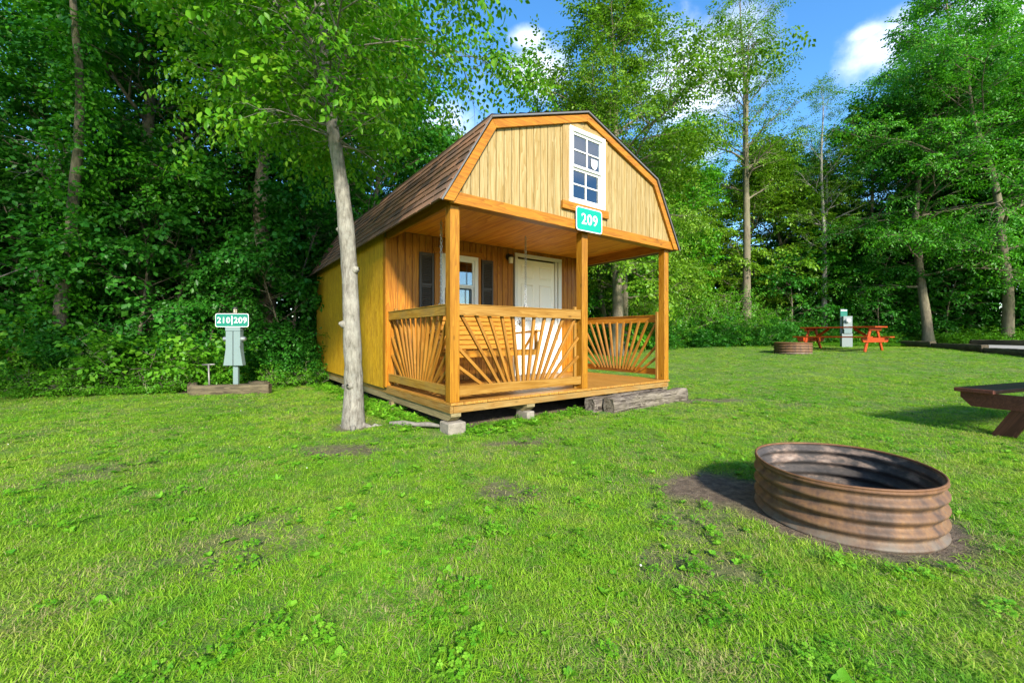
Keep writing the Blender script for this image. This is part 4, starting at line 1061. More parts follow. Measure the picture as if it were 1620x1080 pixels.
for a, L in ((.15, .30), (2.7, .24), (-1.2, .22)):   # roots
    q = np.array([(math.cos(a)*t*L, math.sin(a)*t*L, .085*(1-t)**1.7-.02+.008*rr_.randn()) for t in np.linspace(.12, 1, 8)]); T.add(q, np.linspace(.040, .010, 8), 6)
for (zz, a) in ((1.05, 3.6), (2.05, 2.9), (1.62, -.4), (.42, -1.7)):                                  # knots on the bark
    c, _ = at(np.array(tpts), np.interp(zz, [p[2] for p in tpts], np.linspace(0, 1, len(tpts))))
    q = np.array([c+np.array([math.cos(a), math.sin(a), .2])*t for t in (.04, .09, .125)]); T.add(q, [.05, .04, .012], 7)
link('trunk', T.mesh('trunk', M['bark_grey']), ft); link('crown', np_mesh('crown', V, F, M['leaf_fore'], {'lv': lv}), ft)
q = np.array([(-1.30, 4.38, .02), (-1.15, 4.33, .03), (-1.0, 4.30, .022), (-.86, 4.27, .03), (-.72, 4.24, .015)])
T = Tubes(); T.add(q+np.array([0, 0, 0]), [.018, .03, .022, .026, .012], 7)
o = link('exposed_root', T.mesh('exposed_root', M['bark_dead'])); tag(o, 'bleached exposed root on the soil between tree and corner block', 'root')

# kinds of trees
A = dict(droop=.13)
P_BROAD = tree_proto('broad_tree', 'x', 21, M['leaf'], M['bark'], H=12.5, r0=.21, cb=.22, CR=4.3, nl=20, temps=T_FAR, sec=7, twg=5, spr=4, low_ang=8)
P_TALL = tree_proto('tall_tree', 'x', 22, M['leaf'], M['bark'], H=15, r0=.20, cb=.30, CR=3.3, nl=24, temps=T_FAR, sec=6, twg=5, spr=4, low_ang=4)
P_EDGE = tree_proto('edge_tree', 'x', 23, M['leaf'], M['bark'], H=10, r0=.13, cb=.10, CR=3.0, nl=24, temps=T_MAPLE, sec=6, twg=4, spr=4, low_ang=2, top_ang=60)
P_SAP = tree_proto('sapling', 'x', 24, M['leaf'], M['bark'], H=4.6, r0=.045, cb=.08, CR=1.55, nl=16, temps=T_MAPLE, sec=5, twg=3, spr=3, low_ang=10, top_ang=55, leaf_scale=.85)
def forked():
    o = empty('airy_tree'); tag(o, 'x', 'tree'); kw = dict(temps=T_FINE, sec=5, twg=4, spr=3, low_ang=30, top_ang=72, droop=.06, leaf_scale=1.1)
    a = build_tree(25, 15, .185, .42, 2.3, 13, trunk_pts=[(0, 0, -.15), (.02, 0, 2), (-.05, 0, 4.2), (.02, 0, 6.0), (-.12, .05, 7.2), (-.38, .1, 9.0), (-.5, .1, 10.8), (-.75, .1, 12.4)], **kw)
    b = build_tree(28, 15, .125, .12, 2.5, 13, trunk_pts=[(0, 0, 6.0), (.20, 0, 7.0), (.42, -.05, 8.6), (.62, -.1, 10.4), (.80, -.1, 12.2), (.95, 0, 14.0), (1.0, 0, 15.6)], flare=1.0, **kw)
    T = a[0]; T.V += b[0].V; T.F += [f+T.n for f in b[0].F]; n = len(a[1])
    link('trunk', T.mesh('trunk', M['bark_tan']), o); link('crown', np_mesh('crown', np.concatenate([a[1], b[1]]), np.concatenate([a[2], b[2]+n]), M['leaf_light'], {'lv': np.concatenate([a[3], b[3]])}), o); return o
P_AIRY = forked()
P_TRUNK = tree_proto('trunk_tree', 'x', 26, M['leaf_dark'], M['bark_tan'], H=13, r0=.19, cb=.42, CR=3.6, nl=16, temps=T_FAR, sec=6, twg=5, spr=4, low_ang=2, wig=.07)

P_CANOPY = tree_proto('canopy_tree', 'x', 27, M['leaf'], M['bark_tan'], H=11.5, r0=.17, cb=.20, CR=4.0, nl=22, temps=T_FINE, sec=7, twg=5, spr=4, low_ang=0, top_ang=58, droop=.18, wig=.07, leaf_scale=1.2)
# shrubs
def shrub_proto(name, seed, H, Rr, ns, temps, mat, sc=.9, twigs=6):
    rng = np.random.RandomState(seed); T = Tubes(); P, D, S = [], [], []
    for i in range(ns):
        a = rng.rand()*6.28; el = R_(rng.uniform(35, 82)); L = H*rng.uniform(.55, 1.05)
        d = np.array([math.cos(a)*math.cos(el)*Rr/H*1.6, math.sin(a)*math.cos(el)*Rr/H*1.6, math.sin(el)])
        pts = poly_curve(rng, (math.cos(a)*.12*Rr, math.sin(a)*.12*Rr, -.05), d, L, 8, .0, .10, .12); T.add(pts, np.linspace(.014*H**.5, .004, 9), 4)
        for j in range(twigs):
            t = .12+.86*(j+rng.rand())/twigs; pp, dd = at(pts, min(t, .98)); b = rng.rand()*6.28
            tp2 = poly_curve(rng, pp, np.array([math.cos(b), math.sin(b), rng.uniform(-.1, .6)]), Rr*rng.uniform(.25, .5), 4, 0, .2, .15); T.add(tp2, np.linspace(.006, .002, 5), 3)
            for q in range(4):
                pq, dq = at(tp2, min(.99, (q+.6)/4)); P.append(pq); D.append(dq+rng.randn(3)*.09*np.array([1, 1, .8])); S.append(sc*rng.uniform(.7, 1.2))
        P.append(pts[-1]); D.append(pts[-1]-pts[-2]); S.append(sc)
    V, F, lv = place_sprays(rng, temps, P, D, S, .7)
    o = empty(name); tag(o, 'x', 'shrub'); link('stems', T.mesh('stems', M['bark']), o); link('foliage', np_mesh('foliage', V, F, mat, {'lv': lv}), o); return o
S_BIG = shrub_proto('tall_shrub', 31, 2.6, 1.3, 26, T_SHRUB, M['shrub_leaf'], .85, 9)
S_MID = shrub_proto('leafy_shrub', 32, 1.5, 1.0, 22, T_SHRUB, M['shrub_leaf'], .72, 7)
S_BROAD = shrub_proto('broadleaf_shrub', 33, 1.3, .9, 16, T_MAPLE, M['shrub_leaf'], .80, 6)
S_LOW = shrub_proto('low_bush', 34, .75, .75, 18, T_SHRUB, M['shrub_leaf'], .55, 5)

def ground_at(u, Y): return (u-CXP)/FPX*Y
# --- woods left of the cabin
g = 'woods left of the cabin'
plant_tree(P_TRUNK, ground_at(417, 9.6), 9.6, .4, 1.08, 'thick gnarled pale trunk tree behind the 210 and 209 sign', None, M['leaf'], M['bark_tan'])
plant_tree(P_TALL, ground_at(232, 9.2), 9.2, 1.0, .85, 'straight dark trunk tree in the woods beside the thick gnarled tree', None)
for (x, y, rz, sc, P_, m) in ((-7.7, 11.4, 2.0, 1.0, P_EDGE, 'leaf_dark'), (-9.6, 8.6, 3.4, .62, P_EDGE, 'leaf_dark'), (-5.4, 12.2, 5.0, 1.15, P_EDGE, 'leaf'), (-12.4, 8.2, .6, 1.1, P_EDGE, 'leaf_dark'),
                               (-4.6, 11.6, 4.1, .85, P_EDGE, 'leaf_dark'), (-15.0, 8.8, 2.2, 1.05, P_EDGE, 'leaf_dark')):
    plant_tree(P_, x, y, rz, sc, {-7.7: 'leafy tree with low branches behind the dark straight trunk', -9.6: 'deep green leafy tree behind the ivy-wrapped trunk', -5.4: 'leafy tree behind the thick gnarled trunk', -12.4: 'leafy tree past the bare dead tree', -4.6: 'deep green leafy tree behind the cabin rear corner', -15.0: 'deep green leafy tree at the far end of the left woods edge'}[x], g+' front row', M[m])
for (x, y, rz, sc, P_, m) in ((-8.0, 12.6, .3, .95, P_BROAD, 'leaf_dark'), (-19.5, 11.0, 5.1, 1.0, P_BROAD, 'leaf_dark'),
                               (-3.3, 14.6, 2.6, .66, P_BROAD, 'leaf'), (-7.0, 16.5, 4.2, 1.0, P_BROAD, 'leaf'), (-14.0, 17.0, 5.6, .7, P_BROAD, 'leaf_dark'), (-18.0, 16.5, .9, 1.05, P_BROAD, 'leaf'), (-1.2, 19.0, 1.2, .58, P_BROAD, 'leaf')):
    plant_tree(P_, x, y, rz, sc, 'tall spreading leafy tree deep in the woods left of the cabin', g+' back row', M[m])
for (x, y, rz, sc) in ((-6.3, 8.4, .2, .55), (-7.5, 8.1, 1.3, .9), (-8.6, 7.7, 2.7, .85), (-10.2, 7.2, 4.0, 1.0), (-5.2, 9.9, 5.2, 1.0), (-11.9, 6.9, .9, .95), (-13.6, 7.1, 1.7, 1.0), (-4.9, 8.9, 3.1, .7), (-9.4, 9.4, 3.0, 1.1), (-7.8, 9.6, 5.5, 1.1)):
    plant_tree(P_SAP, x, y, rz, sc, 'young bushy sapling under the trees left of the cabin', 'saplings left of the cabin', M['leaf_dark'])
for (x, y, rz, sc) in ((-6.0, 7.85, .3, .9), (-6.6, 7.25, 2.0, .9), (-8.9, 6.9, 4.2, 1.0), (-11.2, 6.6, 1.1, 1.1)):
    plant_tree(S_BROAD, x, y, rz, sc, 'bright broad-leaved shrub at the lawn edge left of the pedestal', 'broad-leaved shrubs at the lawn edge')
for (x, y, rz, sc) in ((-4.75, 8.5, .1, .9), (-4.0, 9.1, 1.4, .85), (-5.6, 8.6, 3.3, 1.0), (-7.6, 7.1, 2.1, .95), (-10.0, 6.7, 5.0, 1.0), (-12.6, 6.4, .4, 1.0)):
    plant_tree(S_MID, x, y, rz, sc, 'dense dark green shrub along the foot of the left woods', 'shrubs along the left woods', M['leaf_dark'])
for (x, y, rz, sc) in ((-6.1, 7.0, .3, .8), (-6.95, 6.75, 1.3, .85), (-7.7, 6.65, 2.2, .8), (-8.5, 6.5, 3.4, .9), (-9.4, 6.35, 4.3, .9), (-10.4, 6.25, 5.2, .95), (-11.4, 6.1, .7, .95), (-4.55, 7.95, 1.9, .7), (-4.1, 8.3, 3.9, .75), (-3.85, 9.6, 5.9, .8)):
    plant_tree(S_LOW, x, y, rz, sc, 'low leafy bush where the lawn meets the left woods', 'low bushes at the left lawn edge')
# ivy-covered trunk
iv = empty('ivy_tree', (ground_at(96, 7.5), 7.5, gzf(-8.2, 7.5))); tag(iv, 'slender trunk wrapped in climbing ivy at the lawn edge', 'tree')
rng = np.random.RandomState(40); T = Tubes(); q = poly_curve(rng, (0, 0, -.1), (.02, 0, 1), 9.6, 20, .02, .04); T.add(q, np.linspace(.115, .018, 21), 10); link('trunk', T.mesh('trunk', M['bark']), iv)
P, D = [], []
for i in range(900):
    t = .10+.88*rng.rand()**1.5 if i > 40 else rng.uniform(.01, .055); pp, dd = at(q, t); a = rng.rand()*6.28; r = .09+.16*rng.rand()*(1+.5*math.sin(t*17)); P.append(pp+np.array([math.cos(a)*r, math.sin(a)*r, 0])); D.append([math.cos(a+.6), math.sin(a+.6), rng.uniform(-.9, .1)])
V, F, lv = place_sprays(rng, T_MAPLE, P, D, np.full(len(P), .62), .8); link('ivy', np_mesh('ivy', V, F, M['leaf'], {'lv': lv}), iv)
# dead limb of a bare tree
dt = empty('dead_tree', (-8.75, 7.9, gzf(-8.75, 7.9))); tag(dt, 'bare dead tree with curving grey twigs in the left woods', 'tree')
rng = np.random.RandomState(43); T = Tubes(); q = poly_curve(rng, (0, 0, -.1), (.02, -.02, 1), 4.3, 10, .02, .05); T.add(q, np.linspace(.055, .03, 11), 8)
for (z, d, L) in ((2.7, (.9, -.45, .35), 1.5), (3.2, (-.7, -.5, .1), 1.3), (3.6, (.7, -.6, -.15), 1.6), (2.3, (.6, -.7, .05), 1.4), (4.0, (.5, -.3, .6), 1.2)):
    pp, _ = at(q, z/4.3); b = poly_curve(rng, pp, d, L, 9, -.02, .17, .10); T.add(b, np.linspace(.024, .006, 10), 6)
    for k in range(5):
        p2, d2_ = at(b, .3+.15*k); s2 = poly_curve(rng, p2, d2_/np.linalg.norm(d2_)+rng.randn(3)*.6, rng.uniform(.4, .9), 7, -.02, .2, .1); T.add(s2, np.linspace(.009, .003, 8), 4)
        for m in range(2):
            p3, d3 = at(s2, .4+.25*m); T.add(poly_curve(rng, p3, d3/np.linalg.norm(d3)+rng.randn(3)*.7, .35, 4, 0, .2), np.linspace(.005, .002, 5), 3)
link('trunk', T.mesh('trunk', M['bark_dead']), dt)

# --- behind the cabin
plant_tree(P_BROAD, ground_at(975, 13.8), 13.8, 2.9, 1.0, 'wide spreading tree with dark limbs rising behind the cabin roof', None, M['leaf_light'])
plant_tree(P_CANOPY, 4.1, 15.2, 4.0, .86, 'dense yellow-green tree filling the space behind the gable', None, M['leaf_light'])
plant_tree(P_CANOPY, 6.0, 16.6, 2.2, .74, 'yellow-green layered tree leaning over the right side of the cabin', None, M['leaf_light'])
plant_tree(P_EDGE, 3.9, 16.6, 1.1, .95, 'bushy tree seen between the porch posts behind the cabin', 'trees behind the porch', M['leaf'])
plant_tree(P_EDGE, 5.9, 17.6, 3.9, .92, 'bushy tree seen between the porch posts behind the cabin', 'trees behind the porch', M['leaf'])
plant_tree(P_EDGE, 1.6, 18.2, 5.2, .85, 'bushy tree seen between the porch posts behind the cabin', 'trees behind the porch', M['leaf'])
plant_tree(P_EDGE, 8.2, 18.4, .5, .75, 'light green bushy tree beside the tall airy tree', None, M['leaf_light'])
# --- right of the cabin
plant_tree(P_AIRY, ground_at(1181, 17.0), 17.0, 1.3, 1.0, 'tall airy tree with pale trunk and thin leaves right of the cabin', None)
bt = plant_tree(P_AIRY, ground_at(1304, 17.6), 17.6, 4.0, .68, 'slim white birch behind the orange picnic table', None, M['leaf_light'], M['birch'])
gr = 'woods right of the cabin'
for (u, Y, rz, sc, lab, m) in ((1470, 15.6, 1.0, 1.0, 'leaning tan trunk tree at the wood edge by the gravel pad', 'leaf'), (1594, 14.6, 3.0, 1.0, 'straight tan trunk tree standing past the gravel pad timbers', 'leaf'), (1438, 17.5, 4.6, .95, 'brown trunk tree in the shade behind the leaning tan tree', 'leaf_dark'), (1537, 17.2, .2, 1.0, 'slim tan trunk tree between the leaning and the straight trunk', 'leaf_dark')):
    plant_tree(P_CANOPY, ground_at(u, Y), Y, rz, sc, lab, None, M[m])
for (x, y, rz, sc, P_, m, zs) in ((13.2, 19.0, .4, .95, P_EDGE, 'leaf_light', 1.0), (16.0, 18.6, 2.0, 1.0, P_EDGE, 'leaf', 1.0), (18.6, 17.2, 4.4, 1.0, P_EDGE, 'leaf', 1.0), (10.8, 20.0, 3.0, .9, P_EDGE, 'leaf_light', .95), (20.6, 15.0, 1.1, 1.0, P_EDGE, 'leaf', 1.0), (22.5, 13.0, 5.2, 1.05, P_EDGE, 'leaf', 1.0)):
    plant_tree(P_, x, y, rz, sc, {13.2: 'yellow-green leafy tree behind the pale meter pedestal', 16.0: 'leafy tree behind the leaning tan trunk', 18.6: 'leafy tree behind the straight tan trunk', 10.8: 'yellow-green leafy tree between the airy tree and the birch', 20.6: 'leafy tree beyond the straight tan trunk past the gravel pad', 22.5: 'leafy tree at the far end of the right woods edge'}[x], gr+' front row', M[m], None, zs)
for (x, y, rz, sc, P_, m) in ((20.5, 20.5, .7, 1.02, P_BROAD, 'leaf'), (25, 18, 2.3, 1.05, P_BROAD, 'leaf'), (16.0, 23.5, 3.7, .85, P_BROAD, 'leaf_dark'), (11.5, 24.5, 5.0, .80, P_BROAD, 'leaf'), (6.5, 23.5, 1.6, .80, P_BROAD, 'leaf_dark'), (24.5, 24, 4.5, 1.1, P_BROAD, 'leaf_dark'), (29, 15, 1.0, 1.05, P_BROAD, 'leaf'), (2.8, 24.5, 5.8, .8, P_BROAD, 'leaf_dark'), (20.5, 28, 2.9, 1.0, P_BROAD, 'leaf_dark')):
    plant_tree(P_, x, y, rz, sc, 'spreading leafy tree deep in the woods right of the cabin', gr+' back row', M[m])
plant_tree(P_TALL, 22.0, 19.3, 2.2, 1.12, 'very tall tree rising above the right woods', 'tall trees above the right woods', M['leaf'])
plant_tree(P_TALL, 24.8, 16.6, 5.0, 1.15, 'very tall tree rising above the right woods', 'tall trees above the right woods', M['leaf'])
for (x, y, rz, sc) in ((7.6, 16.9, .4, 1.0), (9.0, 17.2, 2.1, 1.05), (6.2, 16.6, 3.9, .95), (10.6, 17.6, 5.1, .85), (4.9, 16.3, 1.2, .95)):
    plant_tree(S_BIG, x, y, rz, sc, 'tall bright green shrub at the lawn edge right of the porch', 'tall shrubs right of the porch')
for (x, y, rz, sc) in ((7.2, 16.2, .4, .9), (8.4, 16.3, 1.8, .95), (9.7, 16.4, 2.9, .9), (10.9, 16.6, 4.6, .85), (5.6, 15.9, 5.5, .95), (12.9, 17.3, .9, .8), (14.8, 17.2, 2.4, .75), (4.0, 15.5, 3.0, .9), (3.2, 15.2, 5.0, .85)):
    plant_tree(S_MID, x, y, rz, sc, 'rounded bright green bush along the lawn edge right of the porch', 'bushes right of the porch')
for (x, y, rz, sc) in ((12.0, 17.8, .4, .95), (14.2, 18.2, 2.2, 1.0), (17.4, 16.4, 4.0, .95), (16.4, 17.4, 1.2, 1.0), (19.6, 14.8, 5.2, 1.0), (15.3, 17.0, 3.3, .8)):
    plant_tree(P_SAP, x, y, rz, sc, 'young bushy sapling in the shade of the right woods', 'saplings in the right woods', M['leaf_dark'])
for (x, y, rz, lab) in ((-5.0, -1.6, .5, 'unseen tall tree added behind the camera to shade the left woods'), (-9.8, -1.2, 2.6, 'second unseen tall tree added farther left to shade the left woods')):
    plant_tree(P_TRUNK, x, y, rz, 1.05, lab, None, M['leaf'])  # out-of-view trees, added to darken the left woods with their shade
# far wood behind everything, one mass
rng = np.random.RandomState(77); n = 30000
a = rng.uniform(-1.15, 1.2, n); dist = rng.uniform(24, 40, n)-4*np.abs(a); hz = np.abs(rng.rand(n))**1.25*(7.5+2.0*np.sin(a*9)+1.2*np.sin(a*23+1)+2.5*(np.abs(a) > .75))
x = np.sin(a)*dist+2; y = np.cos(a)*dist
keep = y > lawn_edge(x)+2.5; P = np.stack([x, y, gz(x, y)+hz], -1)[keep]; b = rng.rand(len(P))*6.28
V, F, lv = place_sprays(rng, [spray_template(rng, 8, .34, .22, 1.1) for _ in range(4)], P, np.stack([np.cos(b), np.sin(b), rng.uniform(-.5, .1, len(P))], -1), rng.uniform(.7, 1.25, len(P)), .9)
o = link('far_woods', np_mesh('far_woods', V, F, M['leaf_dark'], {'lv': lv})); tag(o, 'dense far wood closing off the view behind the trees', 'woods', kind='stuff')

# ------------------------------------------------------------------ grass, weeds and ground plants
def blade_clump(seed, n, rad, h0, h1, w, lean, nseg=3):
    rng = np.random.RandomState(seed); V, F, lv, tip = [], [], [], []; k = 0
    for i in range(n):
        r = rad*math.sqrt(rng.rand()); a = rng.rand()*6.28; b = rng.rand()*6.28; L = rng.uniform(h0, h1); ww = w*rng.uniform(.7, 1.25)
        p = np.array([r*math.cos(a), r*math.sin(a), -.006]); el = R_(90-rng.uniform(4, lean*.6)); side = np.array([-math.sin(b), math.cos(b), 0]); v = rng.rand(); curl = R_(rng.uniform(10, lean))/nseg
        for s_ in range(nseg+1):
            t = s_/nseg; hw = ww/2*(1-t**1.6)
            if s_ < nseg: V += [p-side*hw, p+side*hw]; lv += [v, v]; tip += [t, t]
            else: V.append(p.copy()); lv.append(v); tip.append(1)
            d = np.array([math.cos(b)*math.cos(el), math.sin(b)*math.cos(el), math.sin(el)]); p = p+d*L/nseg; el -= curl*1.4
        for s_ in range(nseg-1): F += [(k+2*s_, k+2*s_+1, k+2*s_+3), (k+2*s_, k+2*s_+3, k+2*s_+2)]
        F.append((k+2*nseg-2, k+2*nseg-1, k+2*nseg)); k += 2*nseg+1
    return np.array(V), np.array(F), lv, tip
def rosette(seed, n, L, w, el0, el1, mat_name):
    rng = np.random.RandomState(seed); V, F, lv = [], [], []; k = 0
    for i in range(n):
        l, f = leaf_geo(L*rng.uniform(.6, 1.1), w*rng.uniform(.8, 1.1), 1); Rm = rotm('Z', i*2.4+rng.uniform(-.4, .4)) @ rotm('Y', R_(-rng.uniform(el0, el1))) @ rotm('X', R_(rng.uniform(-25, 25)))
        V.append(l @ Rm.T+np.array([0, 0, .004])); F.append(f+k); lv.append(np.full(len(l), rng.rand())); k += len(l)
    return np.concatenate(V), np.concatenate(F), np.concatenate(lv), None
def clover(seed, n, rad):
    rng = np.random.RandomState(seed); V, F, lv = [], [], []; k = 0
    for i in range(n):
        r = rad*math.sqrt(rng.rand()); a = rng.rand()*6.28; h = rng.uniform(.02, .05); v = rng.rand(); a0 = rng.rand()*6.28; tl = rotm('X', R_(rng.uniform(-25, 25))) @ rotm('Y', R_(rng.uniform(-25, 25)))
        for j in range(3):
            l, f = leaf_geo(.017, .016, 0); Rm = rotm('Z', a0+j*2.094); V.append((l @ Rm.T) @ tl.T+np.array([r*math.cos(a), r*math.sin(a), h])); F.append(f+k); lv.append(np.full(len(l), v)); k += len(l)
    return np.concatenate(V), np.concatenate(F), np.concatenate(lv), None
def seedling(seed, H, n, temps, sc):
    rng = np.random.RandomState(seed); P, D = [], []
    for i in range(n):
        a = rng.rand()*6.28; z = H*rng.uniform(.25, 1); P.append((math.cos(a)*.06*rng.rand(), math.sin(a)*.06*rng.rand(), z)); D.append((math.cos(a), math.sin(a), rng.uniform(-.2, .5)))
    V, F, lv = place_sprays(rng, temps, P, D, rng.uniform(.7, 1.2, n)*sc, .5); return V, F, lv, None
def make_collection(name, items):
    col = bpy.data.collections.new(name)
    for i, ((V, F, lv, tip), mat) in enumerate(items):
        at_ = {'lv': lv}
        if tip is not None: at_['tip'] = tip
        o = bpy.data.objects.new('%s_%02d' % (name, i), np_mesh('%s_%02d' % (name, i), V, F, mat, at_)); col.objects.link(o)
    return col
def scatter(name, col, P, idx, rot, scl, label, cat, nrm=None):
    me = bpy.data.meshes.new(name); P = np.asarray(P, np.float32); me.vertices.add(len(P)); me.vertices.foreach_set('co', P.ravel())
    a = me.attributes.new('pick', 'INT', 'POINT'); a.data.foreach_set('value', np.asarray(idx, np.int32))
    a = me.attributes.new('turn', 'FLOAT_VECTOR', 'POINT'); a.data.foreach_set('vector', np.asarray(rot, np.float32).ravel())
    a = me.attributes.new('size', 'FLOAT_VECTOR', 'POINT'); a.data.foreach_set('vector', np.asarray(scl, np.float32).ravel())
    o = link(name, me); tag(o, label, cat, kind='stuff')
    ng = bpy.data.node_groups.new(name, 'GeometryNodeTree'); ng.interface.new_socket('Geometry', in_out='INPUT', socket_type='NodeSocketGeometry'); ng.interface.new_socket('Geometry', in_out='OUTPUT', socket_type='NodeSocketGeometry')
    N, Lk = ng.nodes, ng.links; gi, go = N.new('NodeGroupInput'), N.new('NodeGroupOutput')
    ci = N.new('GeometryNodeCollectionInfo'); ci.inputs['Collection'].default_value = col; ci.inputs['Separate Children'].default_value = True; ci.inputs['Reset Children'].default_value = True
    ip = N.new('GeometryNodeInstanceOnPoints'); ip.inputs['Pick Instance'].default_value = True
    def na(nm, t):
        q = N.new('GeometryNodeInputNamedAttribute'); q.data_type = t; q.inputs['Name'].default_value = nm; return q.outputs[0]
    Lk.new(gi.outputs[0], ip.inputs['Points']); Lk.new(ci.outputs[0], ip.inputs['Instance']); Lk.new(na('pick', 'INT'), ip.inputs['Instance Index']); Lk.new(na('size', 'FLOAT_VECTOR'), ip.inputs['Scale'])
    e2r = N.new('FunctionNodeEulerToRotation'); Lk.new(na('turn', 'FLOAT_VECTOR'), e2r.inputs[0]); Lk.new(e2r.outputs[0], ip.inputs['Rotation'])
    Lk.new(ip.outputs[0], go.inputs[0]); md = o.modifiers.new('scatter', 'NODES'); md.node_group = ng
    return o
G_ITEMS = [(blade_clump(50+i, 30, .045, .020, .052, .0030, 135), M['grass']) for i in range(6)]
G_ITEMS += [(blade_clump(60+i, 18, .035, .040, .085, .0030, 120), M['grass']) for i in range(3)]
G_ITEMS += [(blade_clump(70+i, 16, .055, .020, .055, .0026, 150), M['straw']) for i in range(2)]
gcol = make_collection('grass_clump', G_ITEMS)
def flower(seed):
    bm = bmesh.new(); bmesh.ops.create_icosphere(bm, subdivisions=1, radius=.0085, matrix=Matrix.Translation((0, 0, .055))); bmesh.ops.triangulate(bm, faces=bm.faces)
    V = np.array([v.co for v in bm.verts]); F = np.array([[v.index for v in f.verts] for f in bm.faces]); bm.free(); return V, F, np.zeros(len(V)), None
M['clover_flower'] = flat('clover_flower', (.55, .55, .48), .8)
W_ITEMS = [(rosette(80, 8, .080, .050, 8, 40, ''), M['weed_leaf']), (rosette(81, 7, .060, .044, 5, 35, ''), M['weed_leaf']), (rosette(82, 9, .10, .030, 20, 60, ''), M['weed_leaf']), (clover(83, 34, .09), M['weed_leaf']), (clover(84, 26, .07), M['weed_leaf']), (flower(1), M['clover_flower'])]
wcol = make_collection('weed_clump', W_ITEMS)
rng = np.random.RandomState(123)
def area_points(y0, y1, dens, xl=1.42, extra=1.2):
    out = []
    x1 = xl*y1+extra; n = int((y1-y0)*2*x1*dens); x = rng.uniform(-x1, x1, n); y = rng.uniform(y0, y1, n); k = np.abs(x) < xl*y+extra; return x[k], y[k]
Ps, Is, Rs, Ss = [], [], [], []
for (y0, y1, dens, sc) in ((.25, 2.0, 2100, .95), (2.0, 3.2, 1300, 1.05), (3.2, 5.0, 700, 1.2), (5.0, 8.0, 320, 1.5), (8.0, 12.0, 110, 1.9), (12.0, 17.0, 60, 2.4)):
    x, y = area_points(y0, y1, dens); b = bare(x, y); thin = .22*sstep((wob(x-31, y+17, 3.2)-.10)/.45); keep = (rng.rand(len(x)) > np.maximum(b*1.05, thin)) & (y < lawn_edge(x)+.15)
    s_, r_ = cab_local(x, y); keep &= ~((s_ > .12) & (s_ < 3.6) & (r_ > .2) & (r_ < 6.1)); keep &= np.hypot(x-RING[0], y-RING[1]) > .43; keep &= np.hypot(x-8.72, y-12.75) > .52; keep &= np.hypot(x-tx, y-ty) > .17
    keep &= ~((x > np.interp(y, [7.6, 16.2], [12.0, 15.2])) & (y > 7.6))
    ls, lr = cab_local(x, y); keep &= ~((ls > 1.92) & (ls < 3.78) & (lr > -.34) & (lr < .05))
    x, y, b = x[keep], y[keep], b[keep]; n = len(x)
    tall = sstep((wob(x*1.3+4, y*1.3, 2.2)-.15)/.5); dry = sstep((wob(x+20, y+9, 2.4)+.05)/.5)
    i = rng.randint(0, 6, n); i = np.where(rng.rand(n) < .03+.16*tall, 6+rng.randint(0, 3, n), i); i = np.where(rng.rand(n) < .14+.34*dry+.35*b, 9+rng.randint(0, 2, n), i)
    hh = rng.uniform(.75, 1.25, n)*(.80+.35*wob(x, y, 3.0))*(1-.35*b); hh = np.clip(hh*.85, .4, 1.4)
    Ps.append(np.stack([x, y, gz(x, y)-.012*b], -1)); Is.append(i); Rs.append(np.stack([rng.uniform(-.22, .22, n), rng.uniform(-.22, .22, n), rng.uniform(0, 6.28, n)], -1)); Ss.append(np.stack([np.full(n, sc)*rng.uniform(.85, 1.2, n)]*2+[hh*(.75+.25*sc)], -1))
scatter('lawn_grass', gcol, np.concatenate(Ps), np.concatenate(Is), np.concatenate(Rs), np.concatenate(Ss), 'mown green grass blades covering the lawn', 'grass')
# weeds
Ps, Is, Rs, Ss = [], [], [], []
for (y0, y1, dens) in ((.4, 2.2, 150), (2.2, 4, 100), (4, 8.0, 55), (8, 16, 16)):
    x, y = area_points(y0, y1, dens); b = bare(x, y); w1 = wob(x-11, y+5, 2.6); keep = (rng.rand(len(x)) < .16+.75*sstep((w1+.05)/.6)) & (b < .75) & (y < lawn_edge(x)) & (np.hypot(x-RING[0], y-RING[1]) > .5)
    s_, r_ = cab_local(x, y); keep &= ~((s_ > .1) & (s_ < 3.6) & (r_ > .1) & (r_ < 6.1)); keep &= ~((s_ > 1.92) & (s_ < 3.78) & (r_ > -.36) & (r_ < .05)); keep &= ~((x > np.interp(y, [7.6, 16.2], [12.0, 15.2])) & (y > 7.6)); keep &= np.hypot(x-tx, y-ty) > .22
    x, y = x[keep], y[keep]; n = len(x); i = rng.choice(6, n, p=[.25, .29, .03, .235, .18, .015])
    Ps.append(np.stack([x, y, gz(x, y)+.004], -1)); Is.append(i); Rs.append(np.stack([rng.uniform(-.2, .2, n), rng.uniform(-.2, .2, n), rng.uniform(0, 6.28, n)], -1)); s0 = np.exp(rng.uniform(np.log(.20), np.log(.62), n)); s0 = np.where(i >= 3, .35+s0*.5, s0); Ss.append(np.stack([s0, s0, s0], -1))
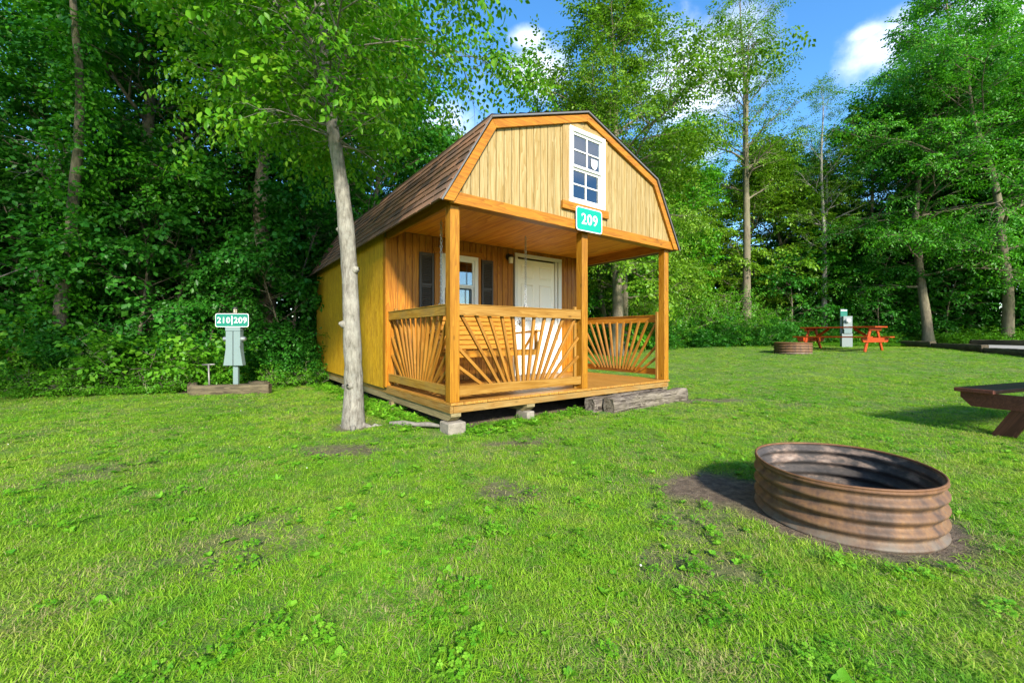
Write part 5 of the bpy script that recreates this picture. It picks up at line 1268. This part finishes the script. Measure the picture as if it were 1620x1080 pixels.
# a fringe of leafy weeds round the blocks and the deck edge
for (sa, sb, ra, rb, n) in ((-.35, .05, .3, 6.3, 520), (.2, 3.9, -.30, .15, 260)):
    s_ = rng.uniform(sa, sb, n); r_ = rng.uniform(ra, rb, n); x, y = X0+s_*cw-r_*sw, Y0+s_*sw+r_*cw; k = np.hypot(x-tx, y-ty) > .2; k &= ~((s_ > 1.9) & (r_ > -.36)); x, y = x[k], y[k]; n = len(x)
    Ps.append(np.stack([x, y, gz(x, y)+.004], -1)); Is.append(rng.choice(5, n, p=[.15, .2, .2, .25, .2])); Rs.append(np.stack([rng.uniform(-.3, .3, n), rng.uniform(-.3, .3, n), rng.uniform(0, 6.28, n)], -1)); s0 = rng.uniform(.45, .95, n); Ss.append(np.stack([s0, s0, s0], -1))
scatter('lawn_weeds', wcol, np.concatenate(Ps), np.concatenate(Is), np.concatenate(Rs), np.concatenate(Ss), 'broad-leaved weeds and clover growing in the lawn', 'weeds')
# undergrowth on the wood floor
U_ITEMS = [(seedling(90+i, (.22, .30, .40, .55)[i], (5, 6, 8, 10)[i], T_SHRUB if i % 2 else T_MAPLE, (.40, .48, .5, .6)[i]), M['shrub_leaf']) for i in range(4)]
ucol = make_collection('ground_plant', U_ITEMS)
x = rng.uniform(-22, 26, 26000); y = lawn_edge(x)+rng.exponential(1.6, 26000)-.10+.25*wob(x, x*0, 3.0); keep = (y < 24) & (np.abs(x) < 1.6*y+2)
s_, r_ = cab_local(x, y); keep &= ~((s_ > -.1) & (s_ < 3.9) & (r_ > -.1) & (r_ < 6.35)); keep &= ~((x > np.interp(y, [7.6, 16.2], [11.9, 15.1])) & (x < 16.2) & (y > 7.2) & (y < 16.3))
keep &= ~((x > -5.7) & (x < -3.9) & (y < 7.35))
x, y = x[keep], y[keep]; n = len(x); near = np.clip((y-lawn_edge(x))/1.2, .25, 1)
s0 = rng.uniform(.6, 1.3, n)*near**.6
scatter('undergrowth', ucol, np.stack([x, y, gz(x, y)], -1), np.where(near < .5, rng.randint(0, 2, n), rng.randint(0, 4, n)), np.stack([x*0, x*0, rng.uniform(0, 6.28, n)], -1), np.stack([s0]*3, -1), 'leafy green undergrowth covering the wood floor', 'undergrowth')
